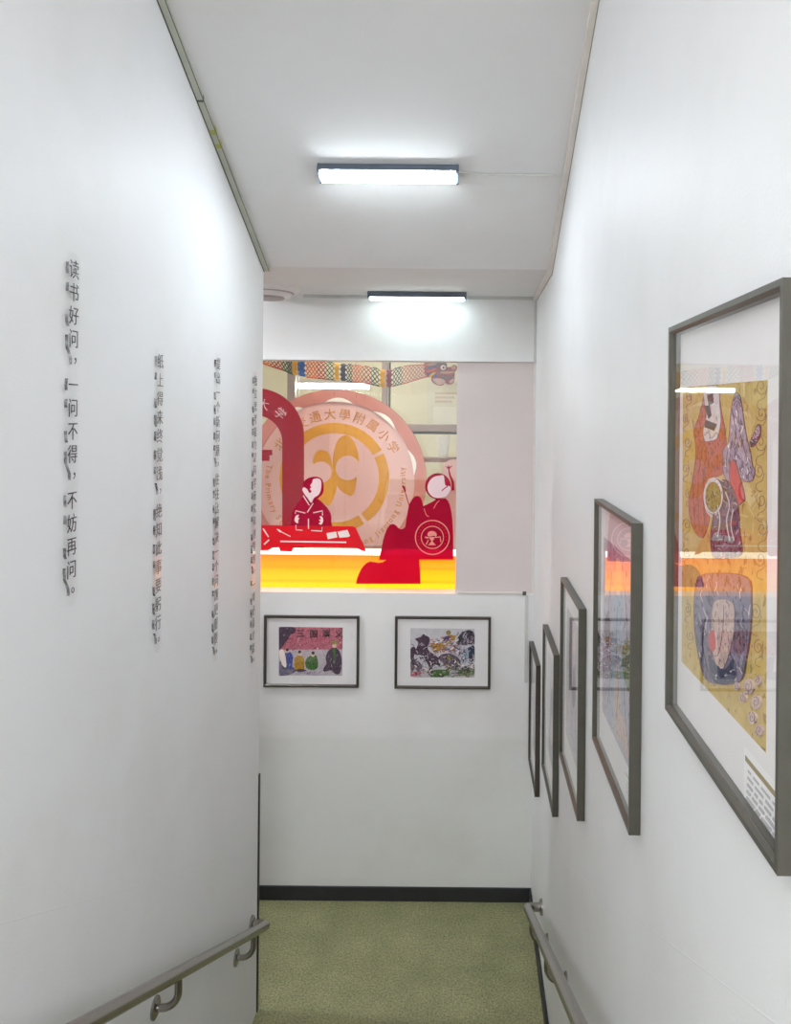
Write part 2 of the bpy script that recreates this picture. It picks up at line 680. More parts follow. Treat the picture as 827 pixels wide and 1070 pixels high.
# ================================================================= THE SETTING
zt = EYE + 0.664 + SL * 4.1
bm = bmesh.new()
prism(bm, [Vector((XR, y, z)) for y, z in ((-0.6, -0.3), (YE + 0.2, -0.3), (YE + 0.2, ZC + 0.1), (YK, ZC + 0.1), (-0.6, zt + 0.1))], Vector((0.2, 0, 0)))
struct('wall_right', bm, M['wall'])
bm = bmesh.new()
prism(bm, [Vector((XL - 0.2, y, z)) for y, z in ((-0.6, -0.3), (YK, -0.3), (YK, ZC + 0.1), (-0.6, zt + 0.1))], Vector((0.2, 0, 0)))
struct('wall_left', bm, M['wall'])
bm = bmesh.new()
prism(bm, [Vector((XL - 0.2, y, z)) for y, z in ((YK, ZC), (-0.6, zt), (-0.6, zt + 0.15), (YK, ZC + 0.15))], Vector((XR - XL + 0.4, 0, 0)))
struct('ceiling_stairs', bm, M['ceiling'])
bm = bmesh.new()
box(bm, -2.5, XR + 0.2, YK, YE + 0.2, ZC, ZC + 0.15)
box(bm, -2.5, XL - 0.2, 1.0, YK, ZC, ZC + 0.15)
struct('ceiling_landing', bm, M['ceiling'])
bm = bmesh.new()
box(bm, -2.5, XR + 0.2, 3.2, YE + 0.2, -0.2, 0.0)
struct('floor', bm, M['floor'])
bm = bmesh.new()
pts = [(3.2, -0.2), (3.2, 0.0)]
y, z = 3.2, 0.0
while y > -0.6:
    z += 0.148
    pts.append((y, z))
    y -= 0.315
    pts.append((y, z))
pts.append((y, -0.2))
prism(bm, [Vector((XL, a, b)) for a, b in pts], Vector((XR - XL, 0, 0)))
struct('stairs', bm, M['floor'])

# end wall: below the display opening, the lintel above it, the pier far left
Z_SILL, Z_LINT = EYE - 0.985, EYE + 0.304
X_PAN = -0.0655
bm = bmesh.new()
box(bm, -2.5, XR + 0.05, YE, YE + 0.12, -0.2, Z_SILL)
box(bm, -2.5, XR + 0.05, YE, YE + 0.12, Z_LINT, ZC + 0.05)
box(bm, -2.5, -1.9, YE, YE + 0.12, Z_SILL, Z_LINT)
struct('wall_end', bm, M['wall_end'])
bm = bmesh.new()
box(bm, X_PAN, XR + 0.05, YE + 0.022, YE + 0.12, Z_SILL, Z_LINT)
struct('wall_panel', bm, M['panel'])
bm = bmesh.new()
box(bm, -2.6, -2.5, 1.0, YE + 0.2, -1.4, ZC + 0.15)
struct('wall_landing_left', bm, M['wall'])
bm = bmesh.new()
box(bm, -2.6, XL - 0.2, 0.9, 1.0, -1.4, ZC + 0.15)
struct('wall_lower_flight', bm, M['wall'])
bm = bmesh.new()
pts = [(3.2, -0.2), (3.2, 0.0)]
y, z = 3.2, 0.0
while y > 1.1:
    z -= 0.148
    pts.append((y, z))
    y -= 0.315
    pts.append((y, z))
pts = [(3.2, 0.0)] + pts[2:] + [(y, -1.4), (3.2, -1.4)]
prism(bm, [Vector((-2.5, a, b)) for a, b in pts], Vector((2.5 + XL - 0.2, 0, 0)))
struct('stairs_lower', bm, M['floor'])
bm = bmesh.new()
box(bm, -2.5, XR, YE - 0.012, YE, 0.0, 0.078, bev=0.003)
struct('baseboard_end', bm, M['black'])
bm = bmesh.new()
box(bm, XR - 0.012, XR, 3.25, YE - 0.012, 0.0, 0.078, bev=0.003)
struct('baseboard_right', bm, M['black'])
bm = bmesh.new()
box(bm, XL - 0.205, XL + 0.006, YK - 0.010, YK + 0.008, 0.0, 1.07, bev=0.003)
struct('trim_corner', bm, M['dark_metal'])

# raised edge of the old dado paint, running down with the stairs
for nm, p, q, X, sx in (('trim_dado_left', (60, 949), (118, 933), XL, 1), ('trim_dado_right', (615.6, 921.5), (650, 947.6), XR, -1)):
    a, b = side(*p, X), side(*q, X)
    d = (a - b) / (a.y - b.y)
    a, b = b + d * (0.3 - b.y), b + d * (3.45 - b.y)
    bm = bmesh.new()
    prism(bm, [a + Vector((0, 0, -0.002)), a + Vector((0, 0, 0.002)), a + Vector((sx * 0.0004, 0, 0))], b - a)
    struct(nm, bm, M['wall'])

# display room behind the opening
RB = 7.0
bm = bmesh.new()
box(bm, -3.2, 1.0, RB, RB + 0.1, 0.0, EYE + 1.0)
struct('wall_room_back', bm, M['cream'])
for nm, x0, x1 in (('wall_room_left', -3.3, -3.2), ('wall_room_right', 1.0, 1.1)):
    bm = bmesh.new()
    box(bm, x0, x1, YE + 0.12, RB + 0.1, 0.0, EYE + 1.0)
    struct(nm, bm, M['cream'])
bm = bmesh.new()
box(bm, -3.3, 1.1, YE + 0.2, RB + 0.1, EYE + 0.75, EYE + 0.85)
struct('ceiling_room', bm, M['cream'])
bm = bmesh.new()
box(bm, -3.3, 1.1, YE + 0.2, RB + 0.1, 0.5, 0.6)
struct('floor_room', bm, M['counter_top'])

# display window pane
YG = YE + 0.030
bm = bmesh.new()
box(bm, -1.9, X_PAN, YG, YG + 0.006, Z_SILL, Z_LINT)
struct('window_1', bm, M['window_glass'])

# grey aluminium window wall further back
YW = 5.35
bm = bmesh.new()
def wbar(x0, y0, x1, y1, mi=0, d=0.06, yo=0.0):
    a, b = at(x0, y1, YW), at(x1, y0, YW)
    box(bm, a.x, b.x, YW + yo, YW + d, a.z, b.z, mi, 0.003 if mi == 0 else 0)
wbar(298, 330, 309, 640)
wbar(309, 330, 311.5, 640, 1, 0.05)
wbar(397, 330, 405.5, 640)
wbar(405.5, 330, 407, 640, 1, 0.05)
wbar(490, 330, 500, 640)
wbar(406, 444.5, 560, 452)
wbar(406, 452, 560, 453.2, 1, 0.05)
wbar(311, 444.5, 398, 452)
wbar(120, 444.5, 299, 452)
wbar(120, 330, 560, 345)
struct('window_2', bm, [M['alu'], M['alu_shade']])
bm = bmesh.new()
a, b = at(120, 640, YW), at(560, 330, YW)
box(bm, a.x, b.x, YW + 0.025, YW + 0.031, a.z, b.z)
struct('window_2_glass', bm, M['window_glass'])


# ================================================================= DISPLAY BEHIND AND ON THE WINDOW
NY = Vector((0, -1, 0))
A4 = Z(265, 365, 3.759)          # the whole display
ABL = Z(265, 485, 7.518)         # its lower left
ABR = Z(365, 485, 6.892)         # its lower right

# amber light box counter
YC = 4.48
zc0, zc1 = EYE - 1.02, EYE - 0.805
M['lightbox'] = lightbox_material(zc0, zc1)
M['led'] = emitter('white_led_edge', (255, 246, 232), 1.5)
t = thing('lightbox_counter', 'amber glowing light box counter with a white lit top edge behind the window', 'counter', (-0.8, YC + 0.15, 0.6))
bm = bmesh.new()
box(bm, -1.86, 0.3, YC, YC + 0.02, EYE - 1.2, zc1)
link('diffuser', bm, M['lightbox'], t)
bm = bmesh.new()
box(bm, -1.87, 0.3, YC - 0.008, YC + 0.022, zc1, zc1 + 0.033, bev=0.004)
tag(link('edge_strip', bm, M['led'], t), 'white lit edge strip')
bm = bmesh.new()
box(bm, -1.86, 0.3, YC + 0.022, YC + 0.31, zc1 - 0.022, zc1 + 0.002, bev=0.003)
tag(link('counter_top', bm, M['counter_top'], t), 'brown top board')
bm = bmesh.new()
box(bm, -1.85, 0.29, YC + 0.02, YC + 0.30, 0.6, zc1 - 0.022)
link('cabinet', bm, M['counter_white'], t)
bm = bmesh.new()
box(bm, -1.85, 0.29, YC + 0.36, YC + 0.80, 0.6, EYE - 1.045, bev=0.004)
tag(link('plinth', bm, M['counter_white']), 'white plinth under the large round emblem board', 'plinth')

# big round school emblem board
YD = 5.15
DC = (351.0, 502.0)
fD = lambda x, y: at(x, y, YD)
t = thing('emblem_board', 'large round pale pink emblem board with a gold ring and lettering', 'sign', at(351, 597, YD))
art('disc', [(circ(*DC, 84, 96), 'disc')], fD, NY, 0.012, t)
bm = bmesh.new()
o = [fD(*p) for p in circ(*DC, 95, 96)]
i = [fD(*p) for p in circ(*DC, 82.8, 96)]
for k in range(96):
    j = (k + 1) % 96
    ring = [o, i]
    d0, d1 = NY * 0.0, NY * 0.032
    q = [bm.verts.new(v) for v in (o[k] + d0, o[j] + d0, o[j] + d1, o[k] + d1, i[k] + d1 * 0.75, i[j] + d1 * 0.75, i[j] + d0, i[k] + d0)]
    for f in ((0, 1, 2, 3), (3, 2, 5, 4), (4, 5, 6, 7), (7, 6, 1, 0)):
        bm.faces.new([q[n] for n in f])
bmesh.ops.remove_doubles(bm, verts=bm.verts, dist=1e-5)
tag(link('rim', bm, M['rim'], t), 'salmon outer rim')
pieces('rim_highlight', [(arc_band(*DC, 82.2, 86.5, a0, a1, 16, True), 'counter_white')
                        for a0, a1 in ((122, 114), (97, 77), (61, 40), (23, 4))], fD, NY, 0.0005, t, base=0.031)  # white crescents paint reflected light along the rim
RC = (350.0, 499.0)
pieces('gold_ring', [(arc_band(*RC, 46.5, 57.2, a0, a1, 30), 'gold') for a0, a1 in ((30.5, 150), (154, 233), (237, 303), (307, 386.5))],
    fD, NY, 0.0015, t, base=0.012)
L1 = Z(330, 415, 8.27)
lf = [(smooth_pts(L1((150, 620), (160, 480), (190, 380), (240, 332), (290, 335), (335, 385), (365, 460), (377, 555), (330, 600), (200, 690))), 'gold'),
      (smooth_pts(L1((148, 660), (130, 510), (80, 460), (20, 465), (-10, 510), (-18, 572), (40, 610), (110, 690))), 'gold'),
      (smooth_pts(L1((150, 640), (200, 690), (345, 668), (350, 760), (320, 848), (270, 838), (215, 800), (175, 740))), 'gold'),
      (smooth_pts(L1((150, 640), (186, 760), (165, 850), (120, 935), (60, 905), (0, 870), (-20, 790), (0, 735), (90, 690))), 'gold')]
pieces('gold_petal', lf, fD, NY, 0.0015, t, base=0.012)
pieces('pale_disc', [(circ(*L1((282, 611))[0], 12.7, 40), 'disc'), (circ(*L1((52, 646))[0], 10.9, 40), 'disc')], fD, NY, 0.0006, t, base=0.0146)
items = []
ex, ez = Vector((1, 0, 0)), Vector((0, 0, 1))
mpp = YD / F
for k, ch in enumerate('北京交通大學附属小学'):
    a = math.radians(146.5 - k * 12.95)
    p = fD(DC[0] + 69.5 * math.cos(a), DC[1] - 69.5 * math.sin(a))
    rt = Vector((math.sin(a), 0, -math.cos(a)))
    up = Vector((math.cos(a), 0, math.sin(a)))
    items.append((ch, p + NY * 0.0122, rt, up, 12.5 * mpp, 1.0))
en = 'The Primary School Affiliated to Beijing Jiaotong University'
wid = {' ': .6, 'i': .5, 'l': .5, 'f': .6, 't': .6, 'r': .65, 'I': .5, 'J': .8, 'T': 1.1, 'P': 1.1, 'S': 1.1, 'A': 1.2, 'B': 1.15, 'U': 1.2, 'm': 1.5, 'j': .5, 's': .85}
ws = [wid.get(c, 1.0) for c in en]
tot = sum(ws)
acc = 0.0
for c, w_ in zip(en, ws):
    a = math.radians(166 + (acc + w_ / 2) / tot * 206)
    acc += w_
    if c == ' ':
        continue
    p = fD(DC[0] + 70.0 * math.cos(a), DC[1] - 70.0 * math.sin(a))
    items.append((c, p + NY * 0.0122, Vector((-math.sin(a), 0, math.cos(a))), Vector((-math.cos(a), 0, -math.sin(a))), 8.6 * mpp, 0.9))
letter_parts(items[:10], 'character', 0.001, M['gold_ink'], t, 0.004)
k = 10
for wd in en.split():
    link('word', glyphs(items[k:k + len(wd)], 0.001, 0.006), M['gold_ink'], t)
    k += len(wd)

# red acrylic arch in front of it
YA = 4.64
fA = lambda x, y: at(x, y, YA)
t = thing('acrylic_arch', 'dark red see-through acrylic arch at the left edge of the display', 'decoration', fA(267, 570))
yb = 435 + 0.802 / YA * F - 2.9
outl = [(318, yb), (318, 456)]
outl += [(267.5 + 50.5 * math.cos(math.radians(a)), 456 - 50.5 * math.sin(math.radians(a))) for a in range(6, 180, 6)]
outl += [(217, 456), (217, yb), (239.5, yb), (239.5, 462)]
outl += [(267.5 + 28 * math.cos(math.radians(a)), 462 - 28 * math.sin(math.radians(a))) for a in range(174, 0, -6)]
outl += [(295.5, 462), (295.5, yb)]
art('arch_panel', [(outl, 'arch_red')], fA, NY, 0.010, t)
B1 = Z(265, 365, 7.518)
art('red_block', [(B1((60, 788), (148, 790), (148, 832), (126, 832), (126, 876), (60, 876)), 'arch_red')], fA, NY, 0.008, t)
items = []
for ch, deg in (('学', 46), ('大', 77), ('通', 108), ('交', 139)):
    a = math.radians(deg)
    p = fA(267.5 + 37.5 * math.cos(a), 459 - 37.5 * math.sin(a))
    items.append((ch, p + NY * 0.0102, Vector((math.sin(a), 0, -math.cos(a))), Vector((math.cos(a), 0, math.sin(a))), 12.5 * YA / F, 1.0))
letter_parts(items, 'character', 0.001, M['film_pink'], t)

# rounded pink board at the right end
YP = 4.70
fP = lambda x, y: at(x, y, YP)
bm = bmesh.new()
prism(bm, [fP(*p) for p in [(462, 435 + 0.8025 / YP * F), (462, 492)] + [(474 + 12 * math.cos(math.radians(a)), 492 - 12 * math.sin(math.radians(a))) for a in range(165, 80, -15)]
           + [(500, 480), (500, 435 + 0.8025 / YP * F)]], NY * 0.012)
tag(link('rounded_board', bm, M['disc']), 'pale pink board with rounded corner behind the raised hand of the child cutout', 'board')

# --- window stickers -------------------------------------------------------
fG = lambda x, y: at(x, y, YG)
t = thing('window_sticker', 'dark red sticker of a boy reading an open book at a low red desk', 'sticker', fG(335, 590))
S = []
S.append((smooth_pts(ABL((400, 250), (350, 300), (315, 360), (300, 420), (296, 490), (320, 515), (590, 512), (612, 450), (606, 385), (565, 325), (505, 272), (450, 262))), 'film_red'))
art('figure', S, fG, NY, 0.0006, t, base=0.0004)
art('hair', [(smooth_pts(ABL((392, 250), (388, 190), (398, 135), (440, 106), (500, 99), (540, 122), (552, 180), (545, 230), (505, 272), (455, 310), (425, 300))), 'film_red')], fG, NY, 0.0006, t, base=0.0004)
art('face', [(smooth_pts(ABL((470, 118), (510, 112), (533, 135), (530, 200), (512, 240), (475, 266), (455, 304), (428, 268), (400, 232), (384, 198), (400, 182), (425, 200), (440, 226), (458, 214), (444, 196), (456, 180), (446, 168), (462, 145)), n=3), 'film_pink')], fG, NY, 0.0005, t, base=0.0014)
S = []
for pl in (((330, 388), (333, 366), (408, 384)), ((470, 382), (543, 366), (543, 402)), ((335, 478), (335, 515), (386, 519)), ((454, 521), (538, 526), (540, 494)), ((433, 428), (433, 508)), ((424, 378), (470, 306)), ((392, 246), (440, 322))):
    S.append((stroke(ABL(*pl), 1.0), 'film_pink'))
S.append((smooth_pts(ABL((335, 404), (358, 398), (350, 420), (362, 424), (352, 440), (352, 462), (334, 458), (323, 435))), 'film_pink'))
S.append((smooth_pts(ABL((520, 410), (542, 414), (548, 446), (534, 474), (514, 466), (528, 452), (514, 440), (530, 430))), 'film_pink'))
pieces('white_line', S[:7], fG, NY, 0.0004, t, base=0.0012)
pieces('hand', S[7:], fG, NY, 0.0004, t, base=0.0012)
S = [(A4((-40, 690), (42, 690), (160, 692), (390, 695), (402, 700), (418, 735), (436, 775), (444, 795), (426, 791), (404, 780), (300, 776), (160, 776), (150, 795), (105, 793), (100, 776), (78, 778), (58, 790), (-40, 792)), 'film_bright')]
art('desk', S, fG, NY, 0.0006, t, base=0.0011)
S = [(stroke(A4((106, 754), (365, 758)), 1.5), 'film_white'),
     (stroke(A4((100, 712), (146, 735)), 0.8), 'film_white'),
     (smooth_pts(A4((92, 706), (104, 709), (112, 717), (104, 718))), 'film_white'),
     (A4((287, 722), (325, 716), (330, 738), (293, 746)), 'film_white'),
     (A4((330, 716), (370, 709), (376, 724), (380, 732), (374, 737), (338, 740)), 'film_white'),
     (stroke(A4((38, 704), (60, 737)), 1.3), 'film_white'),
     (stroke(A4((62, 748), (42, 766)), 1.5), 'film_white')]
pieces('desk_mark', [S[0]] + S[5:], fG, NY, 0.0004, t, base=0.0018)
art('pen', S[1:3], fG, NY, 0.0002, t, base=0.0018)
pieces('paper_sheet', S[3:5], fG, NY, 0.0004, t, base=0.0018)

t = thing('window_sticker', 'crimson sticker of a child with one raised arm behind rolling hills', 'sticker', fG(425, 610))
body = ABR((430, 300), (440, 275), (455, 250), (473, 233), (490, 228), (508, 233), (520, 250), (528, 270), (535, 300), (562, 290), (590, 275), (615, 262), (626, 248), (660, 250), (692, 244), (712, 262), (726, 292), (737, 340), (745, 400), (750, 500), (752, 688), (506, 688), (512, 760), (515, 862),
           (50, 862), (56, 825), (70, 790), (84, 760), (100, 736), (125, 712), (150, 700), (180, 704), (210, 710), (240, 706), (270, 690), (215, 690), (224, 645), (235, 600), (244, 550), (256, 508), (270, 470), (286, 445), (300, 434), (315, 430), (328, 434), (340, 442), (354, 458), (370, 468), (388, 467), (404, 452), (412, 400), (420, 350))
art('hills', [(body, 'film_red')], fG, NY, 0.0008, t, base=0.0004)
fx, fy = Z(365, 485, 6.892)((640, 158))[0]
S = [(smooth_pts(circ(fx, fy, 13.4, 24, 13.6), n=2), 'film_red')]
art('hair', S, fG, NY, 0.0008, t, base=0.0004)
S = [(smooth_pts(ABR((655, 82), (682, 84), (690, 140), (700, 156), (724, 158), (730, 180), (716, 210), (690, 236), (640, 244), (600, 232), (572, 200), (565, 160), (582, 118), (612, 92))), 'film_pink')]
art('face', S, fG, NY, 0.0006, t, base=0.0014)
S = [(stroke(ABR((668, 192), (690, 172), (712, 160)), 1.0, True), 'film_red'),
     (smooth_pts(ABR((560, 112), (575, 112), (586, 124), (576, 138))), 'film_red'),
     (stroke(ABR((748, 190), (746, 130), (728, 85), (720, 46)), 3.4, True, 1.3), 'film_red')]
for q in ((697, 16), (712, 10), (724, 12), (741, 12)):
    S.append((stroke(ABR((720, 50), (718, 36), q), 0.9, True), 'film_red'))
S += [(stroke(ABR((398, 180), (434, 302)), 0.9), 'film_red'), (smooth_pts(ABR((384, 155), (398, 160), (408, 182), (406, 200), (396, 192))), 'film_red')]
art('face_line', S[:1], fG, NY, 0.0003, t, base=0.0021)
art('hair_tuft', S[1:2], fG, NY, 0.0006, t, base=0.0004)
art('raised_arm', S[2:7], fG, NY, 0.0002, t, base=0.0013)
art('brush', S[7:], fG, NY, 0.0004, t, base=0.0004)
S = [(stroke(ABR((610, 320), (628, 285), (650, 262)), 0.6, True), 'film_line'), (stroke(ABR((540, 320), (556, 365), (575, 378)), 0.6, True), 'film_line')]
pieces('robe_line', S, fG, NY, 0.0002, t, base=0.0013)

BM = Z(425, 535, 15.04)
ec = BM((407, 398))[0]
t = thing('round_badge_sticker', 'small round salmon line badge on the crimson robe near the window corner', 'sticker', fG(ec[0], ec[1] + 18))
S = [(arc_band(*ec, 17.2, 18.2, k * 60, k * 60 + 60.5, 10), 'film_line') for k in range(6)]
S += [(arc_band(*ec, 11.2, 12.0, k * 60, k * 60 + 60.5, 10), 'film_line') for k in range(6)]
art('badge_ring', S, fG, NY, 0.0004, t, base=0.0014)
S = []
for k in range(17):
    a = math.radians(205 - k * 14.4)
    p = (ec[0] + 14.6 * math.cos(a), ec[1] - 14.6 * math.sin(a))
    S.append((stroke([(p[0] - 0.9 * math.sin(a), p[1] - 0.9 * math.cos(a)), (p[0] + 0.9 * math.sin(a), p[1] + 0.9 * math.cos(a))], 1.1), 'film_bright'))
art('badge_lettering', S, fG, NY, 0.0003, t, base=0.0014)
S = [(smooth_pts(BM((330, 350), (350, 312), (400, 298), (450, 312), (476, 350), (464, 388), (440, 372), (400, 378), (360, 384), (338, 374))), 'film_line'),
     (BM((360, 392), (440, 392), (430, 430), (408, 456), (440, 498), (464, 520), (338, 520), (362, 496), (394, 456), (370, 430)), 'film_line'),
     (smooth_pts(BM((288, 388), (340, 392), (362, 408), (308, 412))), 'film_line'),
     (stroke(BM((440, 400), (530, 390), (540, 472)), 1.0), 'film_line'), (stroke(BM((345, 435), (310, 510)), 1.0), 'film_line')]
art('badge_figure', S, fG, NY, 0.0003, t, base=0.0014)

# --- paper dragon garland -----------------------------------------------------
YN = 4.47
NET = {'net_orange': (226, 92, 16), 'net_red': (190, 18, 44), 'net_green': (10, 72, 40), 'net_yellow': (228, 166, 40), 'net_blue': (36, 86, 160),
       'net_navy': (52, 52, 84), 'net_black': (16, 17, 22), 'net_maroon': (126, 30, 52), 'net_coral': (190, 66, 44)}
for k, c in NET.items():
    M[k] = mat('paper_' + k, c, 0.7, vary=0.15, scale=60)
cen = smooth_pts([(250, 357), (262, 364), (277, 371.5), (297, 378), (306, 382), (321, 385), (340, 387), (364, 389.5), (388, 392.5), (404, 395.5), (423, 391.5), (441, 388), (450, 387)], False, 16)
t = thing('paper_dragon', 'paper dragon garland with a netted rainbow body hanging under the lintel', 'garland', at(350, 398, YN))
bands = [(250, 284, 'net_orange', 1), (284, 296, 'net_red', 1), (296, 306, 'net_green', 1), (306, 312, 'net_yellow', 0), (312, 321, 'net_blue', 0), (321, 332, 'net_orange', 1), (332, 341, 'net_red', 1),
         (341, 350, 'net_green', 1), (350, 356, 'net_yellow', 0), (356, 363, 'net_navy', 0), (363, 369, 'net_black', 1), (369, 379, 'net_orange', 1), (379, 388, 'net_red', 1), (388, 397, 'net_black', 1),
         (397, 404, 'net_yellow', 0), (404, 411, 'net_maroon', 0), (411, 421, 'net_black', 1), (421, 447, 'net_coral', 1)]


def body_at(x):
    for i in range(len(cen) - 1):
        if cen[i][0] <= x <= cen[i + 1][0]:
            f = (x - cen[i][0]) / (cen[i + 1][0] - cen[i][0] + 1e-9)
            return cen[i][1] + f * (cen[i + 1][1] - cen[i][1])
    return cen[-1][1]


KN = 5
for x0, x1, mn, net in bands:
    n = max(2, int(round((x1 - x0) / 1.9 / 2)) * 2)
    bm = bmesh.new()
    rows = []
    for i in range(n + 1):
        x = x0 + (x1 - x0) * i / n
        c = at(x, body_at(x), YN)
        rr = (9.2 if x < 425 else 9.2 - (x - 425) * 0.12) * YN / F
        row = []
        for k in range(KN + 1):
            a = math.pi * min(1.0, (k + 0.5 * (i % 2)) / KN)
            row.append(bm.verts.new(c + Vector((0, -math.sin(a) * rr * 0.55, math.cos(a) * rr))))
        rows.append(row)
    for i in range(n - 1):
        for k in range(KN + 1):
            if i % 2 == 0:
                if k == 0:
                    continue
                q = (rows[i][k], rows[i + 1][k], rows[i + 2][k], rows[i + 1][k - 1])
            else:
                if k == KN:
                    continue
                q = (rows[i][k], rows[i + 1][k + 1], rows[i + 2][k], rows[i + 1][k])
            if len(set(v.co.to_tuple(6) for v in q)) == 4:
                bm.faces.new(q)
    bmesh.ops.delete(bm, geom=[v for v in bm.verts if not v.link_faces], context='VERTS')
    o = link('body_band', bm, M[mn], t)
    if net:
        md = o.modifiers.new('net', 'WIREFRAME')
        md.thickness = 0.0060 if x0 < 340 else 0.0046
        md.use_boundary = True
    else:
        md = o.modifiers.new('sheet', 'SOLIDIFY')
        md.thickness = 0.0015
DH = Z(430, 370, 16.54)
fN = lambda x, y: at(x, y, YN)
h = thing('_', None, None, (0, 0, 0))
bpy.data.objects.remove(h)
S = [(smooth_pts(DH((232, 150), (300, 142), (440, 135), (560, 130), (615, 170), (620, 225), (690, 220), (735, 188), (790, 215), (785, 270), (752, 320), (745, 470), (680, 525), (610, 515), (580, 490), (560, 530), (500, 545), (430, 530), (370, 490), (345, 440), (350, 400), (280, 400), (235, 340), (228, 240)), n=3), 'head_red')]
M['head_red'] = mat('dragon_card_red', (150, 52, 58), 0.5, vary=0.25, scale=50)
M['head_tan'] = mat('dragon_card_tan', (196, 140, 110), 0.5, vary=0.15, scale=60)
M['head_grey'] = mat('dragon_card_grey', (84, 84, 92), 0.5, vary=0.2, scale=60)
M['head_pink'] = mat('dragon_card_pink', (206, 168, 160), 0.5, vary=0.12, scale=60)
S += [(smooth_pts(DH((240, 250), (330, 215), (440, 205), (440, 230), (340, 250), (250, 280))), 'net_blue'),
      (smooth_pts(DH((250, 170), (420, 145), (440, 180), (340, 205), (250, 205))), 'head_tan'),
      (smooth_pts(DH((250, 300), (400, 240), (430, 265), (330, 310), (260, 325))), 'net_orange'),
      (smooth_pts(DH((250, 345), (330, 315), (330, 340), (270, 375))), 'net_blue'),
      (smooth_pts(DH((300, 385), (380, 315), (420, 330), (340, 395))), 'net_yellow'),
      (smooth_pts(DH((390, 385), (420, 350), (450, 370), (420, 410))), 'net_blue'),
      (smooth_pts(DH((445, 150), (500, 135), (560, 130), (605, 165), (610, 210), (570, 185), (500, 180), (455, 195))), 'head_grey'),
      (smooth_pts(DH((690, 230), (735, 200), (775, 225), (760, 265), (710, 265))), 'head_tan'),
      (smooth_pts(DH((500, 310), (600, 300), (740, 300), (740, 325), (620, 340), (520, 335))), 'head_tan'),
      (smooth_pts(DH((480, 400), (600, 390), (740, 400), (720, 415), (600, 410))), 'head_grey'),
      (smooth_pts(DH((370, 440), (420, 420), (540, 430), (590, 470), (560, 510), (500, 530), (430, 510))), 'head_pink'),
      (smooth_pts(DH((660, 470), (730, 430), (735, 465), (680, 505))), 'head_pink')]
hd = art('head', S, fN, NY, 0.0006, t, base=0.004)
art('eye', [(circ(*DH((552, 235))[0], 2.7, 20), 'film_white'), (circ(*DH((558, 235))[0], 1.2, 16), 'ink')], fN, NY, 0.0006, hd, base=0.0125)

# --- room behind ----------------------------------------------------------------
YT = 6.0
a, b = at(308, 407, YT), at(386, 398, YT)
t = thing('ceiling_light', 'long white tube light in the room behind the display window', 'light', ((a.x + b.x) / 2, YT, EYE + 0.75))
bm = bmesh.new()
tube(bm, [Vector((a.x, YT, (a.z + b.z) / 2 - 0.012)), Vector((b.x, YT, (a.z + b.z) / 2 - 0.012))], 0.014, 20)
link('tube', bm, M['tube_far'], t, smooth=True)
bm = bmesh.new()
box(bm, a.x - 0.03, b.x + 0.03, YT - 0.04, YT + 0.04, (a.z + b.z) / 2 + 0.012, (a.z + b.z) / 2 + 0.04, bev=0.004)
link('housing', bm, M['plastic_white'], t)
for x in (a.x + 0.1, b.x - 0.1):
    bm = bmesh.new()
    tube(bm, [Vector((x, YT, (a.z + b.z) / 2 + 0.03)), Vector((x, YT, EYE + 0.752))], 0.006, 10)
    link('rod', bm, M['plastic_white'], t, smooth=True)
# an added tube light, unseen above the lintel, to brighten the display
for k, (yy, xx) in enumerate(((4.62, -0.62),)):
    t = thing('ceiling_light', 'added unseen tube light mounted on the ceiling just behind the display lintel', 'light', (xx, yy, EYE + 0.75))
    bm = bmesh.new()
    box(bm, xx - 0.33, xx + 0.33, yy - 0.04, yy + 0.04, EYE + 0.72, EYE + 0.75, bev=0.004)
    link('housing', bm, M['plastic_white'], t)
    bm = bmesh.new()
    box(bm, xx - 0.31, xx + 0.31, yy - 0.03, yy + 0.03, EYE + 0.69, EYE + 0.72, bev=0.008)
    link('diffuser', bm, M['tube_fill_back'], t)
YS = 6.1
a, b = at(440, 482, YS), at(520, 479, YS)
bm = bmesh.new()
box(bm, a.x, 1.0, YS - 0.10, YS + 0.12, a.z, b.z, bev=0.002)
tag(link('wall_shelf', bm, M['counter_top']), 'brown shelf board in the back room under the white tapered cup', 'shelf')
c = at(463.8, 479, YS)
top = at(463.8, 455, YS)
t = thing('tapered_cup', 'white tapered cup standing on the brown back room shelf', 'cup', (c.x, YS, c.z))
prof = [(0.028, c.z), (0.034, c.z + 0.02), (0.049, top.z - 0.006), (0.052, top.z), (0.048, top.z), (0.030, c.z + 0.02)]
bm = bmesh.new()
rg = [[bm.verts.new((c.x + r * math.cos(2 * math.pi * k / 32), YS + r * math.sin(2 * math.pi * k / 32), zz)) for k in range(32)] for r, zz in prof]
for i in range(len(rg) - 1):
    for k in range(32):
        bm.faces.new((rg[i][k], rg[i][(k + 1) % 32], rg[i + 1][(k + 1) % 32], rg[i + 1][k]))
bm.faces.new(rg[0])
bm.faces.new(rg[-1])
link('cup_body', bm, M['cup_white'], t, smooth=True)
YB = RB - 0.012
fB = lambda x, y: at(x, y, RB)
t = thing('notice_board', 'pale notice board with rows of faded text on the back room wall', 'board', fB(465, 445))
M['board_cream'] = mat('cream_board', (232, 230, 214), 0.5, vary=0.03)
M['board_white'] = mat('white_board_sheet', (244, 243, 236), 0.5, vary=0.02)
M['board_text'] = mat('faded_pink_print', (212, 190, 176), 0.6)
art('board', [([(446, 400), (490, 400), (490, 447), (446, 447)], 'board_cream')], fB, NY, 0.008, t)
S = [([(453, 425), (480, 425), (480, 443), (453, 443)], 'board_white')]
